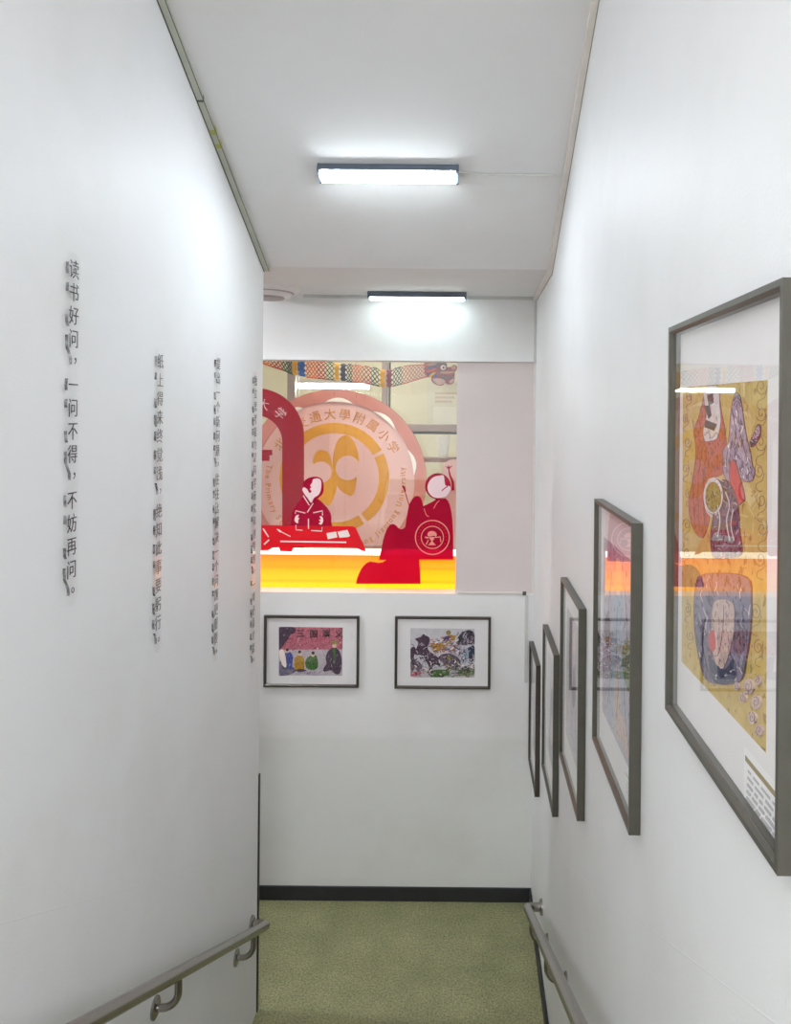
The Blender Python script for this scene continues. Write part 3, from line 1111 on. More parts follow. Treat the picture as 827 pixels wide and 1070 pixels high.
for r in range(3):
    for k in range(9 - r):
        x = 455 + k * 2.6
        S.append(([(x, 410 + r * 4.2), (x + 1.9, 410 + r * 4.2), (x + 1.9, 412.4 + r * 4.2), (x, 412.4 + r * 4.2)], 'board_text'))
art('board_print', S, fB, NY, 0.0003, t, base=0.008)


# ================================================================= LIGHTS, TRUNKING AND FITTINGS ON THE CEILING
def batten(label, cx, cy, cz, ax_y, ax_n, mn='tube', length=0.53):
    """ax_y: across the batten along the ceiling; ax_n: out of the ceiling."""
    t = thing('batten_light', label, 'light', (cx, cy, cz), 'batten lights over the stairs')
    c = Vector((cx, cy, cz))
    X = Vector((1, 0, 0))

    def loc_box(bm, x0, x1, a0, a1, n0, n1, bev=0.0):
        box(bm, x0, x1, a0, a1, n0, n1, 0, bev)
        for v in bm.verts:
            q = v.co.copy()
            v.co = c + X * q.x + ax_y * q.y + ax_n * q.z
    bm = bmesh.new()
    loc_box(bm, -length / 2, length / 2, -0.036, 0.036, 0.0, 0.030, 0.003)
    link('housing', bm, M['housing'], t)
    bm = bmesh.new()
    cross = [(0.033 * math.cos(math.pi * k / 10), 0.029 + 0.014 * math.sin(math.pi * k / 10)) for k in range(11)]
    prism(bm, [c + X * (0.012 - length / 2) + ax_y * a + ax_n * b for a, b in cross], X * (length - 0.024))
    tag(link('diffuser', bm, M[mn], t), 'glowing white diffuser')
    for s in (-1, 1):
        bm = bmesh.new()
        x = s * (length / 2 - 0.006)
        loc_box(bm, x - 0.006, x + 0.006, -0.037, 0.037, 0.0, 0.036, 0.002)
        link('end_cap', bm, M['housing'], t)
    return t


y1 = 2.94
batten('glowing batten light on the sloped ceiling, nearest one overhead', -0.311, y1, EYE + 0.664 + SL * (YK - y1),
       Vector((0, 1, -SL)).normalized(), Vector((0, -SL, -1)).normalized())
batten('dark batten light on the flat landing ceiling above the display window', -0.283, 4.19, ZC, Vector((0, 1, 0)), Vector((0, 0, -1)), 'tube_wall')
batten('added unseen batten light over the lower flight, behind the left wall', -1.8, 3.55, ZC, Vector((0, 1, 0)), Vector((0, 0, -1)), 'tube_fill_flight')  # added lamp that fills the landing with light

cx, cy = -1.065, 4.10
t = thing('ceiling_fixture', 'round white ceiling fixture with stepped rings, half hidden by the left wall', 'fixture', (cx, cy, ZC))
for nm, rr, z0, z1, mn in (('base_ring', 0.165, 0.0, 0.022, 'plastic_white'), ('groove', 0.135, 0.022, 0.028, 'plastic_groove'), ('middle_ring', 0.125, 0.028, 0.046, 'plastic_white'), ('centre_dome', 0.085, 0.046, 0.056, 'plastic_groove')):
    bm = bmesh.new()
    tube(bm, [Vector((cx, cy, ZC - z0)), Vector((cx, cy, ZC - (z0 + z1) / 2)), Vector((cx, cy, ZC - z1))], [rr, rr * 0.985, rr * 0.93], 64)
    link(nm, bm, M[mn], t, smooth=True)


def slope_z(y):
    return ZC + SL * (YK - y)


def run(bm, p, q, wx, wz, mi=0, sx=1, sz=-1):
    """Square trunking from p to q; grows sx in x and sz in z."""
    prism(bm, [p, p + Vector((sx * wx, 0, 0)), p + Vector((sx * wx, 0, sz * wz)), p + Vector((0, 0, sz * wz))], q - p, mi)


t = thing('cable_trunking', 'aged olive grey trunking along the left wall and sloped ceiling', 'trunking', (XL, YK, ZC))
bm = bmesh.new()
run(bm, Vector((XL, -0.6, slope_z(-0.6))), Vector((XL, YK, ZC)), 0.024, 0.020)
link('channel', bm, M['trunk_olive'], t)
bm = bmesh.new()
run(bm, Vector((XL + 0.024, -0.6, slope_z(-0.6) - 0.017)), Vector((XL + 0.024, YK, ZC - 0.017)), 0.0015, 0.004)
run(bm, Vector((XL + 0.0, -0.6, slope_z(-0.6) - 0.020)), Vector((XL, YK, ZC - 0.020)), 0.004, 0.0015)
for y in (2.62, 1.2):
    run(bm, Vector((XL, y, slope_z(y) - 0.0005)), Vector((XL, y + 0.006, slope_z(y + 0.006) - 0.0005)), 0.0252, 0.0212)
link('lid_seam', bm, M['trunk_line'], t)
for y in (2.74, 2.80, 2.02, 1.93):
    bm = bmesh.new()
    run(bm, Vector((XL + 0.006, y, slope_z(y) - 0.0012)), Vector((XL + 0.006, y + 0.02, slope_z(y + 0.02) - 0.0012)), 0.0192, 0.0198)
    tag(link('glue_stain', bm, M['stain'], t), 'yellow stain')

t = thing('cable_trunking', 'beige trunking along the right wall and ceiling, bending at the landing', 'trunking', (XR, YK, ZC))
bm = bmesh.new()
run(bm, Vector((XR, -0.6, slope_z(-0.6))), Vector((XR, YK, ZC)), 0.022, 0.024, sx=-1)
run(bm, Vector((XR, YK, ZC)), Vector((XR, YE, ZC)), 0.020, 0.020, sx=-1)
link('channel', bm, M['trunk_beige'], t)
bm = bmesh.new()
run(bm, Vector((XR, -0.6, slope_z(-0.6) - 0.024)), Vector((XR, YK, ZC - 0.024)), 0.003, 0.0012, sx=-1)
run(bm, Vector((XR, YK, ZC - 0.020)), Vector((XR, YE, ZC - 0.020)), 0.003, 0.0012, sx=-1)
link('lid_seam', bm, M['trunk_seam'], t)

bm = bmesh.new()
box(bm, -0.92, -0.02 + XR, YE - 0.012, YE, ZC - 0.016, ZC, bev=0.002)
tag(link('cable_trunking', bm, M['trunk_white']), 'thin white trunking between end wall and landing ceiling', 'trunking')
bm = bmesh.new()
box(bm, XR - 0.013, XR, YE - 0.014, YE, Z_LINT - 0.012, ZC - 0.021, bev=0.002)
tag(link('cable_trunking', bm, M['trunk_white']), 'upright white trunking in the corner above the display panel', 'trunking')
bm = bmesh.new()
box(bm, XR - 0.010, XR, YE + 0.008, YE + 0.022, Z_SILL, Z_LINT - 0.001, bev=0.002)
tag(link('cable_trunking', bm, M['trunk_beige']), 'slim upright trunking along the right edge of the pinkish panel', 'trunking')
a, b = at(478, 619, YE), at(546, 619, YE)
bm = bmesh.new()
box(bm, a.x, b.x, YE - 0.008, YE, a.z - 0.006, a.z + 0.006, bev=0.002)
tag(link('cable_trunking', bm, M['trunk_beige']), 'level trunking under the pinkish panel', 'trunking')
bm = bmesh.new()
box(bm, b.x + 0.002, b.x + 0.022, YE - 0.014, YE, a.z - 0.010, a.z + 0.010, bev=0.002)
tag(link('junction_box', bm, M['trunk_line']), 'tiny dark junction box at the end of the sill trunking', 'box')
a, b = at(549, 622, YE), at(551.5, 713, YE)
bm = bmesh.new()
box(bm, a.x, b.x, YE - 0.009, YE, b.z, a.z, bev=0.002)
tag(link('cable_trunking', bm, M['trunk_white']), 'short upright trunking below the tiny dark junction box', 'trunking')
bm = bmesh.new()
tube(bm, [Vector((-0.311 + 0.265, y1, slope_z(y1) - 0.004)), Vector((0.05, y1 + 0.01, slope_z(y1 + 0.01) - 0.004)), Vector((XR - 0.02, y1 + 0.01, slope_z(y1 + 0.01) - 0.005))], 0.0035, 8)
tag(link('ceiling_cable', bm, M['trunk_white'], smooth=True), 'thin white cable from the nearest batten light to the right trunking', 'cable')


# ================================================================= LEFT WALL LETTERING
def strip(label, text, px, py, pitch_px, n_shift=0):
    Xf = XL + 0.009
    p0 = side(px, py, Xf)
    pitch = pitch_px * p0.y / F
    n = len(text)
    t = thing('wall_lettering', label, 'lettering', Vector((XL, p0.y, p0.z - pitch * (n - 0.5))), 'acrylic lettering strips on the left wall')
    hw = 0.029
    L, R = [], []
    for k, ch in enumerate(text):
        punct = ch in '，。'
        for s in range(8):
            v = p0.z + pitch * 0.5 - pitch * (k + s / 8)
            wob = math.sin(math.pi * (s / 8))
            lw = (0.019 - 0.013 * wob) if punct else (0.0205 + 0.0045 * wob ** 0.5 + 0.0010 * random.uniform(-1, 1))
            L.append((p0.y - lw, v))
            R.append((p0.y + 0.026 + 0.004 * wob ** 0.5, v))
    top = p0.z + pitch * 0.5
    bot = p0.z + pitch * (0.5 - n)
    outline = [(p0.y - 0.012, top + 0.012), (p0.y + 0.010, top + 0.013), (p0.y + 0.022, top + 0.007)] + R + [(p0.y + 0.018, bot - 0.006), (p0.y, bot - 0.008)] + L[::-1]
    bm = bmesh.new()
    prism(bm, [Vector((XL + 0.001, a, b)) for a, b in outline], Vector((0.007, 0, 0)))
    bmesh.ops.recalc_face_normals(bm, faces=bm.faces)
    bm.normal_update()
    for f in bm.faces:
        f.material_index = 0
        if f.normal.y < -0.35 and abs(f.normal.x) < 0.3:
            u = (top - f.calc_center_median().z) / pitch
            k = int(u)
            if 0 <= k < n:
                lo, hi = ((0.2, 0.75), (0.35, 0.95), (0.1, 0.5), (0.3, 0.7), (0.45, 1.0))[(k * 7) % 5] if text[k] not in '，。' else (0.05, 0.6)
                f.material_index = 1 if lo < u - k < hi else 0
    link('acrylic_strip', bm, [M['acrylic'], M['edge']], t)
    items = []
    for k, ch in enumerate(text):
        c = Vector((XL + 0.0082, p0.y, p0.z - pitch * k))
        if ch in '，。':
            c = c + Vector((0, 0.46 * 0.046, 0.50 * 0.046 - 0.006))
        items.append((ch, c, Vector((0, 1, 0)), Vector((0, 0, 1)), 0.0465, 1.0))
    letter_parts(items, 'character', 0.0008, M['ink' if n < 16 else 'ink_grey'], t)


strip('clear acrylic strip of black characters, nearest and largest on the left wall', '读书好问，一问不得，不妨再问。', 78, 281.5, 24.1)
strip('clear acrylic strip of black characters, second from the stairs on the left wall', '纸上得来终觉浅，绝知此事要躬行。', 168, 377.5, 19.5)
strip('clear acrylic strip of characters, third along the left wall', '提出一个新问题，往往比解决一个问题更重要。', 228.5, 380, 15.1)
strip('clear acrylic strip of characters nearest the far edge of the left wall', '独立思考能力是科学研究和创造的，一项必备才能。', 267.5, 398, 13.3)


# ================================================================= FRAMED PICTURES
def frame(label, O, rt, up, w, h, metal, group, cat='picture', depth=0.025, fw=0.013):
    nr = rt.cross(up).normalized()
    t = thing('framed_picture', label, cat, O + rt * (w / 2), group)
    P = lambda a, b, n: O + rt * a + up * b + nr * n
    prof = [(0.0, 0.001), (0.0, depth), (fw * 0.62, depth), (fw, depth - 0.005), (fw, 0.004), (0.004, 0.001)]
    bm = bmesh.new()
    loops = [[bm.verts.new(P(*q, n)) for q in ((a, a), (w - a, a), (w - a, h - a), (a, h - a))] for a, n in prof]
    for i in range(len(loops)):
        l0, l1 = loops[i], loops[(i + 1) % len(loops)]
        for k in range(4):
            bm.faces.new((l0[k], l0[(k + 1) % 4], l1[(k + 1) % 4], l1[k]))
    link('border', bm, M[metal], t)
    bm = bmesh.new()
    prism(bm, [P(fw * .5, fw * .5, 0.004), P(w - fw * .5, fw * .5, 0.004), P(w - fw * .5, h - fw * .5, 0.004), P(fw * .5, h - fw * .5, 0.004)], nr * 0.003)
    link('mount', bm, M['mount'], t)
    bm = bmesh.new()
    bm.faces.new([bm.verts.new(P(*q, depth - 0.006)) for q in ((fw * .6, fw * .6), (w - fw * .6, fw * .6), (w - fw * .6, h - fw * .6), (fw * .6, h - fw * .6))])
    link('pane', bm, M['pane'], t)
    return t, P, nr


def spiral(cx, cy, r, turns=1.6, a0=0.0, s=1):
    return [(cx + r * (1 - k / 24) * math.cos(a0 + s * 2 * math.pi * turns * k / 22), cy + 1.5 * r * (1 - k / 26) * math.sin(a0 + s * 2 * math.pi * turns * k / 22)) for k in range(22)]


def inside(p, poly):
    x, y = p
    c = False
    n = len(poly)
    for i in range(n):
        x1, y1_ = poly[i]
        x2, y2 = poly[i - 1]
        if (y1_ > y) != (y2 > y) and x < (x2 - x1) * (y - y1_) / (y2 - y1_) + x1:
            c = not c
    return c


def scribble(poly, n, mats, length, width, ang=None, seed=1):
    """Short hand-drawn strokes scattered inside an outline."""
    rn = random.Random(seed)
    xs, ys = [p[0] for p in poly], [p[1] for p in poly]
    out = []
    tries = 0
    while len(out) < n and tries < n * 30:
        tries += 1
        p = (rn.uniform(min(xs), max(xs)), rn.uniform(min(ys), max(ys)))
        a = rn.uniform(0, math.pi) if ang is None else math.radians(ang) + rn.uniform(-0.35, 0.35)
        L_ = length * rn.uniform(0.4, 1.0)
        q = (p[0] + L_ * math.cos(a), p[1] - L_ * math.sin(a))
        m = ((p[0] + q[0]) / 2 + rn.uniform(-.2, .2) * L_, (p[1] + q[1]) / 2 + rn.uniform(-.2, .2) * L_)
        if inside(p, poly) and inside(q, poly):
            out.append((stroke([p, m, q], width * rn.uniform(0.6, 1.3), True), rn.choice(mats)))
    return out


RTS, UPZ = Vector((0, -1, 0)), Vector((0, 0, 1))
XP = XR - 0.0072
NX = Vector((-1, 0, 0))
fS = lambda x, y: side(x, y, XP)
SK = {'g_gold': ((190, 160, 88), (208, 180, 110), 40, (160, 128, 70), 0.38), 'g_orange': ((184, 84, 60), (196, 104, 80), 70, (132, 56, 54), 0.43),
      'g_white': ((222, 214, 212), (204, 196, 200), 60, (150, 140, 150), 0.36), 'g_purple': ((176, 160, 182), (150, 130, 154), 50, (96, 80, 100), 0.44),
      'g_dark': ((130, 108, 122), (86, 72, 86), 70, (50, 38, 48), 0.46), 'g_redskirt': ((208, 78, 66), (196, 70, 70), 50, (120, 50, 54), 0.36),
      'g_olive': ((176, 160, 84), (140, 124, 70), 90, (84, 76, 60), 0.46), 'g_bluegrey': ((130, 124, 146), (108, 100, 122), 50, (72, 66, 84), 0.44),
      'g_navy': ((58, 68, 98), (44, 52, 76), 60, (24, 26, 40), 0.40), 'g_pinkgrey': ((208, 182, 172), (186, 158, 152), 60, (120, 90, 90), 0.40),
      'g_lilac': ((190, 178, 190), (164, 152, 170), 30, (120, 106, 124), 0.40), 'g_blue': ((150, 166, 186), (170, 180, 190), 40, (110, 116, 136), 0.40),
      'g_green': ((96, 116, 76), (140, 146, 100), 70, (50, 60, 50), 0.44), 'g_maroon': ((186, 84, 104), (204, 124, 138), 120, (110, 50, 68), 0.45),
      'g_yellow': ((198, 152, 40), (176, 128, 40), 80, (100, 70, 40), 0.42), 'g_royal': ((62, 72, 160), (84, 92, 150), 70, (36, 38, 70), 0.42),
      'g_leaf': ((60, 104, 44), (84, 122, 60), 80, (36, 50, 36), 0.42), 'g_plum': ((92, 64, 88), (70, 52, 72), 90, (36, 28, 40), 0.46),
      'g_ground': ((200, 190, 194), (176, 164, 172), 60, (130, 116, 128), 0.38), 'g_sky': ((208, 204, 208), (196, 192, 198), 30, (180, 176, 184), 0.30),
      'g_skin': ((226, 196, 176), (216, 184, 168), 60, (150, 110, 100), 0.34)}
for k, (c1, c2, sc, ln, de) in SK.items():
    M[k] = sketch('pencil_' + k[2:], c1, c2, sc, ln, de)
M['pen'] = mat('brown_pen_line', (104, 66, 60), 0.7, vary=0.2, scale=80)
M['pen_dark'] = mat('dark_pen_line', (56, 48, 56), 0.7, vary=0.2, scale=80)
M['card'] = mat('white_card', (238, 236, 236), 0.7, vary=0.02)
M['card_band'] = mat('olive_card_band', (150, 132, 88), 0.7)
M['card_text'] = mat('grey_card_print', (176, 173, 175), 0.7)

GR = 'framed drawings stepping down the right wall'
# ---- nearest picture
t, P, nr = frame('nearest and largest looking framed drawing, two robed figures on gold paper', Vector((XR, 1.351, EYE - 0.505)), RTS, UPZ, 0.492, 0.662, 'frame', GR)
G = Z(700, 380, 4.866)
G2 = Z(690, 580, 3.058)
S = [([(714, 405), (802.5, 397), (801, 787), (712.5, 691)], 'g_gold')]
S.append((smooth_pts(G((180, 150), (215, 118), (245, 120), (264, 230), (285, 350), (292, 450), (288, 520), (268, 562), (218, 592), (196, 690), (204, 790), (176, 880), (140, 870), (108, 800), (98, 700), (112, 620), (128, 520), (134, 420), (124, 340), (150, 270), (166, 210))), 'g_orange'))
for pl in (((150, 420), (120, 600), (130, 800)), ((170, 420), (145, 620), (155, 840)), ((190, 420), (172, 640), (180, 820)), ((140, 340), (160, 400), (190, 390))):
    S.append((stroke(G(*pl), 0.5, True), 'pen'))
S.append((smooth_pts(G((176, 128), (246, 116), (258, 220), (262, 300), (244, 378), (210, 392), (182, 392), (172, 340), (188, 270), (180, 200))), 'g_white'))
S += [(G((192, 160), (222, 150), (226, 200), (200, 214)), 'pen_dark'), (G((178, 214), (206, 212), (216, 262), (200, 282)), 'pen_dark'), (G((186, 286), (244, 308), (228, 342), (178, 322)), 'pen_dark'),
      (stroke(G((178, 366), (200, 350), (214, 380), (240, 352), (252, 372)), 0.5, True), 'pen')]
S.append((smooth_pts(G((338, 150), (358, 160), (370, 210), (382, 300), (396, 380), (414, 450), (424, 520), (436, 540), (426, 590), (396, 600), (360, 575), (336, 490), (316, 520), (312, 600), (286, 580), (272, 520), (276, 440), (300, 400), (308, 330), (312, 270), (322, 200))), 'g_purple'))
S.append((stroke(G((330, 190), (345, 165), (362, 190)), 0.7, True), 'pen_dark'))
S.append((stroke(G((328, 215), (346, 190), (366, 220)), 0.5, True), 'pen_dark'))
for pl in (((322, 250), (340, 330), (330, 420)), ((350, 240), (360, 340), (392, 470), (410, 560)), ((330, 420), (300, 440), (290, 520))):
    S.append((stroke(G(*pl), 0.5, True), 'pen_dark'))
S.append((smooth_pts(G((452, 310), (466, 322), (462, 372), (440, 408), (420, 424), (412, 400), (430, 360))), 'g_dark'))
S.append((smooth_pts(G((328, 488), (346, 520), (360, 570), (386, 680), (372, 705), (340, 722), (320, 650), (308, 570), (314, 510))), 'g_redskirt'))
S.append((smooth_pts(G((262, 600), (300, 596), (330, 640), (345, 690), (356, 760), (362, 860), (372, 960), (330, 985), (240, 990), (216, 940), (214, 860), (226, 780), (246, 690))), 'g_dark'))
S.append((smooth_pts(circ(*G((228, 672))[0], 10.5, 16, 19.0)), 'g_white'))
S.append((smooth_pts(circ(*G((228, 678))[0], 8.0, 16, 15.5)), 'g_olive'))
S.append((stroke(G((190, 640), (186, 700), (196, 750), (222, 780)), 1.0, True), 'g_white'))
for pl in (((250, 720), (262, 800), (250, 880)), ((290, 650), (310, 720), (296, 800), (312, 900)), ((330, 740), (318, 820), (334, 900)), ((200, 590), (240, 580), (280, 600))):
    S.append((stroke(G(*pl), 0.7, True), 'g_white'))
S.append((smooth_pts(G2((118, 100), (150, 60), (280, 70), (296, 150), (292, 250), (280, 330), (262, 400), (200, 412), (150, 395), (128, 320), (114, 230))), 'g_bluegrey'))
S.append((smooth_pts(G2((178, 150), (236, 150), (244, 210), (238, 270), (222, 330), (200, 372), (178, 330), (168, 250))), 'g_pinkgrey'))
S.append((smooth_pts(G2((160, 318), (185, 350), (215, 365), (240, 330), (252, 380), (230, 408), (196, 412), (172, 395))), 'g_navy'))
S.append((smooth_pts(G2((160, 260), (176, 240), (184, 290), (170, 310))), 'g_redskirt'))
S.append((smooth_pts(G2((240, 250), (270, 240), (276, 300), (252, 322))), 'g_dark'))
for q in ((200, 360), (215, 385), (185, 385), (232, 372)):
    S.append((circ(*G2(q)[0], 1.0, 10), 'g_white'))
S.append((stroke(G2((150, 200), (140, 280), (156, 360)), 0.7, True), 'pen_dark'))
S.append((stroke(G2((210, 160), (206, 240), (190, 320), (160, 310)), 0.6, True), 'pen'))
for cx_, cy_, r in ((288, 420, 26), (312, 470, 24), (300, 520, 22), (322, 560, 20), (270, 455, 18), (318, 400, 16), (250, 420, 14)):
    q = G2((cx_, cy_))[0]
    S.append((circ(q[0], q[1], r / 3.058 * 0.62, 14, r / 3.058 * 0.95), 'g_pinkgrey'))
    S.append((stroke(spiral(q[0], q[1], r / 3.058 * 0.5, 1.4, cx_), 0.6), 'pen'))
S0, S = S, []
SC = {'g_orange': (46, ('pen', 'g_redskirt', 'g_orange'), 14, 0.55, 84), 'g_white': (16, ('pen_dark', 'g_purple', 'film_white'), 5, 0.5, None),
      'g_purple': (60, ('pen_dark', 'g_dark', 'film_white', 'g_lilac', 'g_pinkgrey'), 9, 0.7, 100), 'g_dark': (70, ('g_lilac', 'pen_dark', 'g_white', 'g_purple', 'g_redskirt'), 6, 0.8, None),
      'g_redskirt': (12, ('pen', 'g_orange'), 9, 0.6, 110), 'g_bluegrey': (80, ('pen_dark', 'g_lilac', 'g_navy', 'g_white', 'g_purple'), 14, 0.8, 95),
      'g_pinkgrey': (22, ('pen', 'g_white', 'g_purple'), 8, 0.5, 80), 'g_olive': (26, ('pen_dark', 'g_yellow', 'g_white'), 4, 0.5, None), 'g_navy': (16, ('g_white', 'g_bluegrey'), 4, 0.5, None)}
for n_, (pl, mn) in enumerate(S0):
    S.append((pl, mn))
    if mn in SC and len(pl) > 24 and not isinstance(pl, Ribbon):
        c_, ms, ln_, wd_, an_ = SC[mn]
        S += scribble(pl, c_, ms, ln_, wd_, an_, n_)
        S.append((stroke(list(pl) + [pl[0]], 0.42), 'pen'))
for (x, y, r, s) in ((720, 415, 3.6, 1), (717, 438, 3.4, -1), (719, 462, 4.0, 1), (717, 490, 3.6, -1), (720, 516, 3.6, -1), (718, 548, 4.2, 1), (718, 577, 3.6, 1), (719, 636, 3.8, 1), (722, 664, 3.8, -1),
                     (796, 404, 6.4, 1), (796, 432, 6.0, -1), (795, 462, 6.6, 1), (794, 492, 5.6, -1), (796, 522, 6.2, -1), (797, 552, 6.4, 1), (795, 584, 5.6, -1), (790, 640, 6.4, 1), (780, 612, 5.0, 1), (793, 676, 5.4, -1)):
    S.insert(1, (stroke(spiral(x, y, r, 1.5, x + y, s), 0.6), 'pen'))
    S.insert(1, (stroke([(x + r * 0.9, y + r * 0.4), (x + r * 0.5, y + r * 1.8), (x - r * 0.5, y + r * 2.4), (x - r * 0.6, y + r * 3.4), (x + r * 0.3, y + r * 3.9)], 0.5, True), 'pen'))
art('print', S, fS, NX, 0.000005, t, base=0.0)
a, b = side(778, 779, XP), side(812, 884, XP)
yA, yB_, zA, zB_ = a.y, 0.868, side(778, 838, XP).z, side(778, 779, XP).z
bm = bmesh.new()
fC = lambda u, v: Vector((XP, yA + (yB_ - yA) * u, zA + (zB_ - zA) * v))
S = [([(0, 0), (1, 0), (1, 1), (0, 1)], 'card'), ([(0.03, 0.76), (1, 0.76), (1, 0.86), (0.03, 0.86)], 'card_band')]
for r in range(5):
    x = 0.1
    while x < 0.9:
        wv = random.uniform(0.06, 0.2)
        S.append(([(x, 0.62 - r * 0.12), (min(x + wv, .95), 0.62 - r * 0.12), (min(x + wv, .95), 0.665 - r * 0.12), (x, 0.665 - r * 0.12)], 'card_text'))
        x += wv + 0.05
bm.free()
art('label_card', S, fC, NX, 0.0001, t)


def small_art(t, P, w, h, shapes, card=True):
    """shapes in 0..1 across the print area of a right-wall picture."""
    x0, x1, y0, y1_ = 0.055, w - 0.035, 0.10, h - 0.095
    f = lambda u, v: P(x0 + (x1 - x0) * u, y0 + (y1_ - y0) * v, 0.0072)
    art('print', [(s, m) for s, m in shapes], f, NX, 0.00003, t)
    if card:
        g = lambda u, v: P(w - 0.125 + 0.10 * u, 0.030 + 0.055 * v, 0.0072)
        S = [([(0, 0), (1, 0), (1, 1), (0, 1)], 'card'), ([(0.03, 0.78), (0.97, 0.78), (0.97, 0.9), (0.03, 0.9)], 'card_text')]
        S += [([(0.1, 0.58 - r * 0.15), (0.8, 0.58 - r * 0.15), (0.8, 0.63 - r * 0.15), (0.1, 0.63 - r * 0.15)], 'card_text') for r in range(4)]
        art('label_card', S, g, NX, 0.0001, t)


SQ = [(0, 0), (1, 0), (1, 1), (0, 1)]
t, P, nr = frame('second framed drawing from the camera, grey lilac figure drawing', Vector((XR, 2.128, EYE - 0.880)), RTS, UPZ, 0.49, 0.658, 'frame', GR)
small_art(t, P, 0.49, 0.658, [(SQ, 'g_lilac'),
          (smooth_pts([(0.2, 0.05), (0.32, 0.4), (0.35, 0.75), (0.5, 0.95), (0.66, 0.75), (0.7, 0.4), (0.82, 0.08), (0.5, 0.02)]), 'g_blue'),
          (smooth_pts([(0.4, 0.05), (0.44, 0.3), (0.5, 0.45), (0.6, 0.3), (0.66, 0.06)]), 'g_pinkgrey'),
          (smooth_pts([(0.42, 0.8), (0.44, 0.93), (0.55, 0.95), (0.6, 0.84), (0.52, 0.76)]), 'g_skin'),
          (smooth_pts([(0.58, 0.06), (0.62, 0.2), (0.78, 0.18), (0.86, 0.05)]), 'g_pinkgrey'),
          (smooth_pts([(0.64, 0.5), (0.8, 0.62), (0.9, 0.5), (0.84, 0.36), (0.7, 0.4)]), 'g_green'),
          (smooth_pts([(0.05, 0.5), (0.2, 0.62), (0.26, 0.5), (0.16, 0.38)]), 'g_dark'),
          (stroke([(0.3, 0.85), (0.2, 0.6), (0.28, 0.3), (0.2, 0.1)], 0.012, True), 'pen_dark'),
          (stroke([(0.7, 0.85), (0.78, 0.6), (0.72, 0.3), (0.84, 0.1)], 0.012, True), 'pen_dark'),
          (stroke([(0.5, 0.7), (0.46, 0.5), (0.54, 0.3), (0.48, 0.1)], 0.010, True), 'pen_dark')])
t, P, nr = frame('third framed drawing from the camera, pale figure with faint pencil lines', Vector((XR, 2.878, EYE - 1.247)), RTS, UPZ, 0.478, 0.655, 'frame', GR)
small_art(t, P, 0.478, 0.655, [(SQ, 'g_ground'),
          (smooth_pts([(0.3, 0.1), (0.36, 0.5), (0.4, 0.8), (0.52, 0.93), (0.66, 0.8), (0.66, 0.5), (0.76, 0.12)]), 'g_lilac'),
          (smooth_pts([(0.44, 0.78), (0.46, 0.9), (0.56, 0.92), (0.6, 0.82), (0.52, 0.75)]), 'g_skin'),
          (smooth_pts([(0.4, 0.5), (0.5, 0.66), (0.62, 0.56), (0.58, 0.4), (0.46, 0.36)]), 'g_plum'),
          (stroke([(0.4, 0.7), (0.36, 0.4), (0.42, 0.1)], 0.012, True), 'pen_dark'),
          (stroke([(0.6, 0.7), (0.64, 0.4), (0.62, 0.1)], 0.012, True), 'pen_dark')])
t, P, nr = frame('fourth framed drawing from the camera, seen nearly edge on', Vector((XR, 3.535, EYE - 1.585)), RTS, UPZ, 0.455, 0.642, 'frame', GR)
small_art(t, P, 0.455, 0.642, [(SQ, 'g_sky'),
          (smooth_pts([(0.25, 0.08), (0.34, 0.5), (0.4, 0.82), (0.5, 0.92), (0.6, 0.82), (0.68, 0.5), (0.8, 0.1)]), 'g_bluegrey'),
          (smooth_pts([(0.43, 0.76), (0.46, 0.88), (0.55, 0.9), (0.58, 0.8), (0.5, 0.74)]), 'g_skin'),
          (smooth_pts([(0.36, 0.3), (0.5, 0.5), (0.64, 0.34), (0.5, 0.2)]), 'g_pinkgrey'),
          (stroke([(0.5, 0.7), (0.46, 0.4), (0.52, 0.1)], 0.012, True), 'pen_dark')])
t, P, nr = frame('last framed drawing on the right wall, darkest frame beside the end wall corner', Vector((XR, 4.285, EYE - 1.888)), RTS, UPZ, 0.425, 0.652, 'frame_dark', GR)
small_art(t, P, 0.425, 0.652, [(SQ, 'g_lilac'),
          (smooth_pts([(0.2, 0.08), (0.34, 0.5), (0.38, 0.8), (0.5, 0.92), (0.62, 0.8), (0.68, 0.5), (0.8, 0.1)]), 'g_dark'),
          (smooth_pts([(0.43, 0.76), (0.46, 0.88), (0.55, 0.9), (0.58, 0.8), (0.5, 0.74)]), 'g_skin'),
          (smooth_pts([(0.36, 0.3), (0.5, 0.5), (0.64, 0.34), (0.5, 0.2)]), 'g_olive'),
          (stroke([(0.5, 0.7), (0.46, 0.4), (0.52, 0.1)], 0.012, True), 'pen_dark')])

# ---- two pictures on the end wall
GE = 'framed drawings under the display window'
YF = YE - 0.0072
fE = lambda x, y: at(x, y, YF)


def clamp_to(S, corners):
    (xa, ya), (xb, yb_) = corners
    out = []
    for p, m in S:
        q = [(min(max(x, xa), xb), min(max(y, ya), yb_)) for x, y in p]
        out.append((Ribbon(q) if isinstance(p, Ribbon) else q, m))
    return out


def end_frame(label, x0, y0, x1, y1_):
    a, b = at((x0 + x0) / 2, y1_, YE - 0.02), at(x1, y0, YE - 0.02)
    return frame(label, Vector((a.x, YE, a.z)), Vector((1, 0, 0)), UPZ, b.x - a.x, b.z - a.z, 'frame_dark', GE, depth=0.020, fw=0.014)


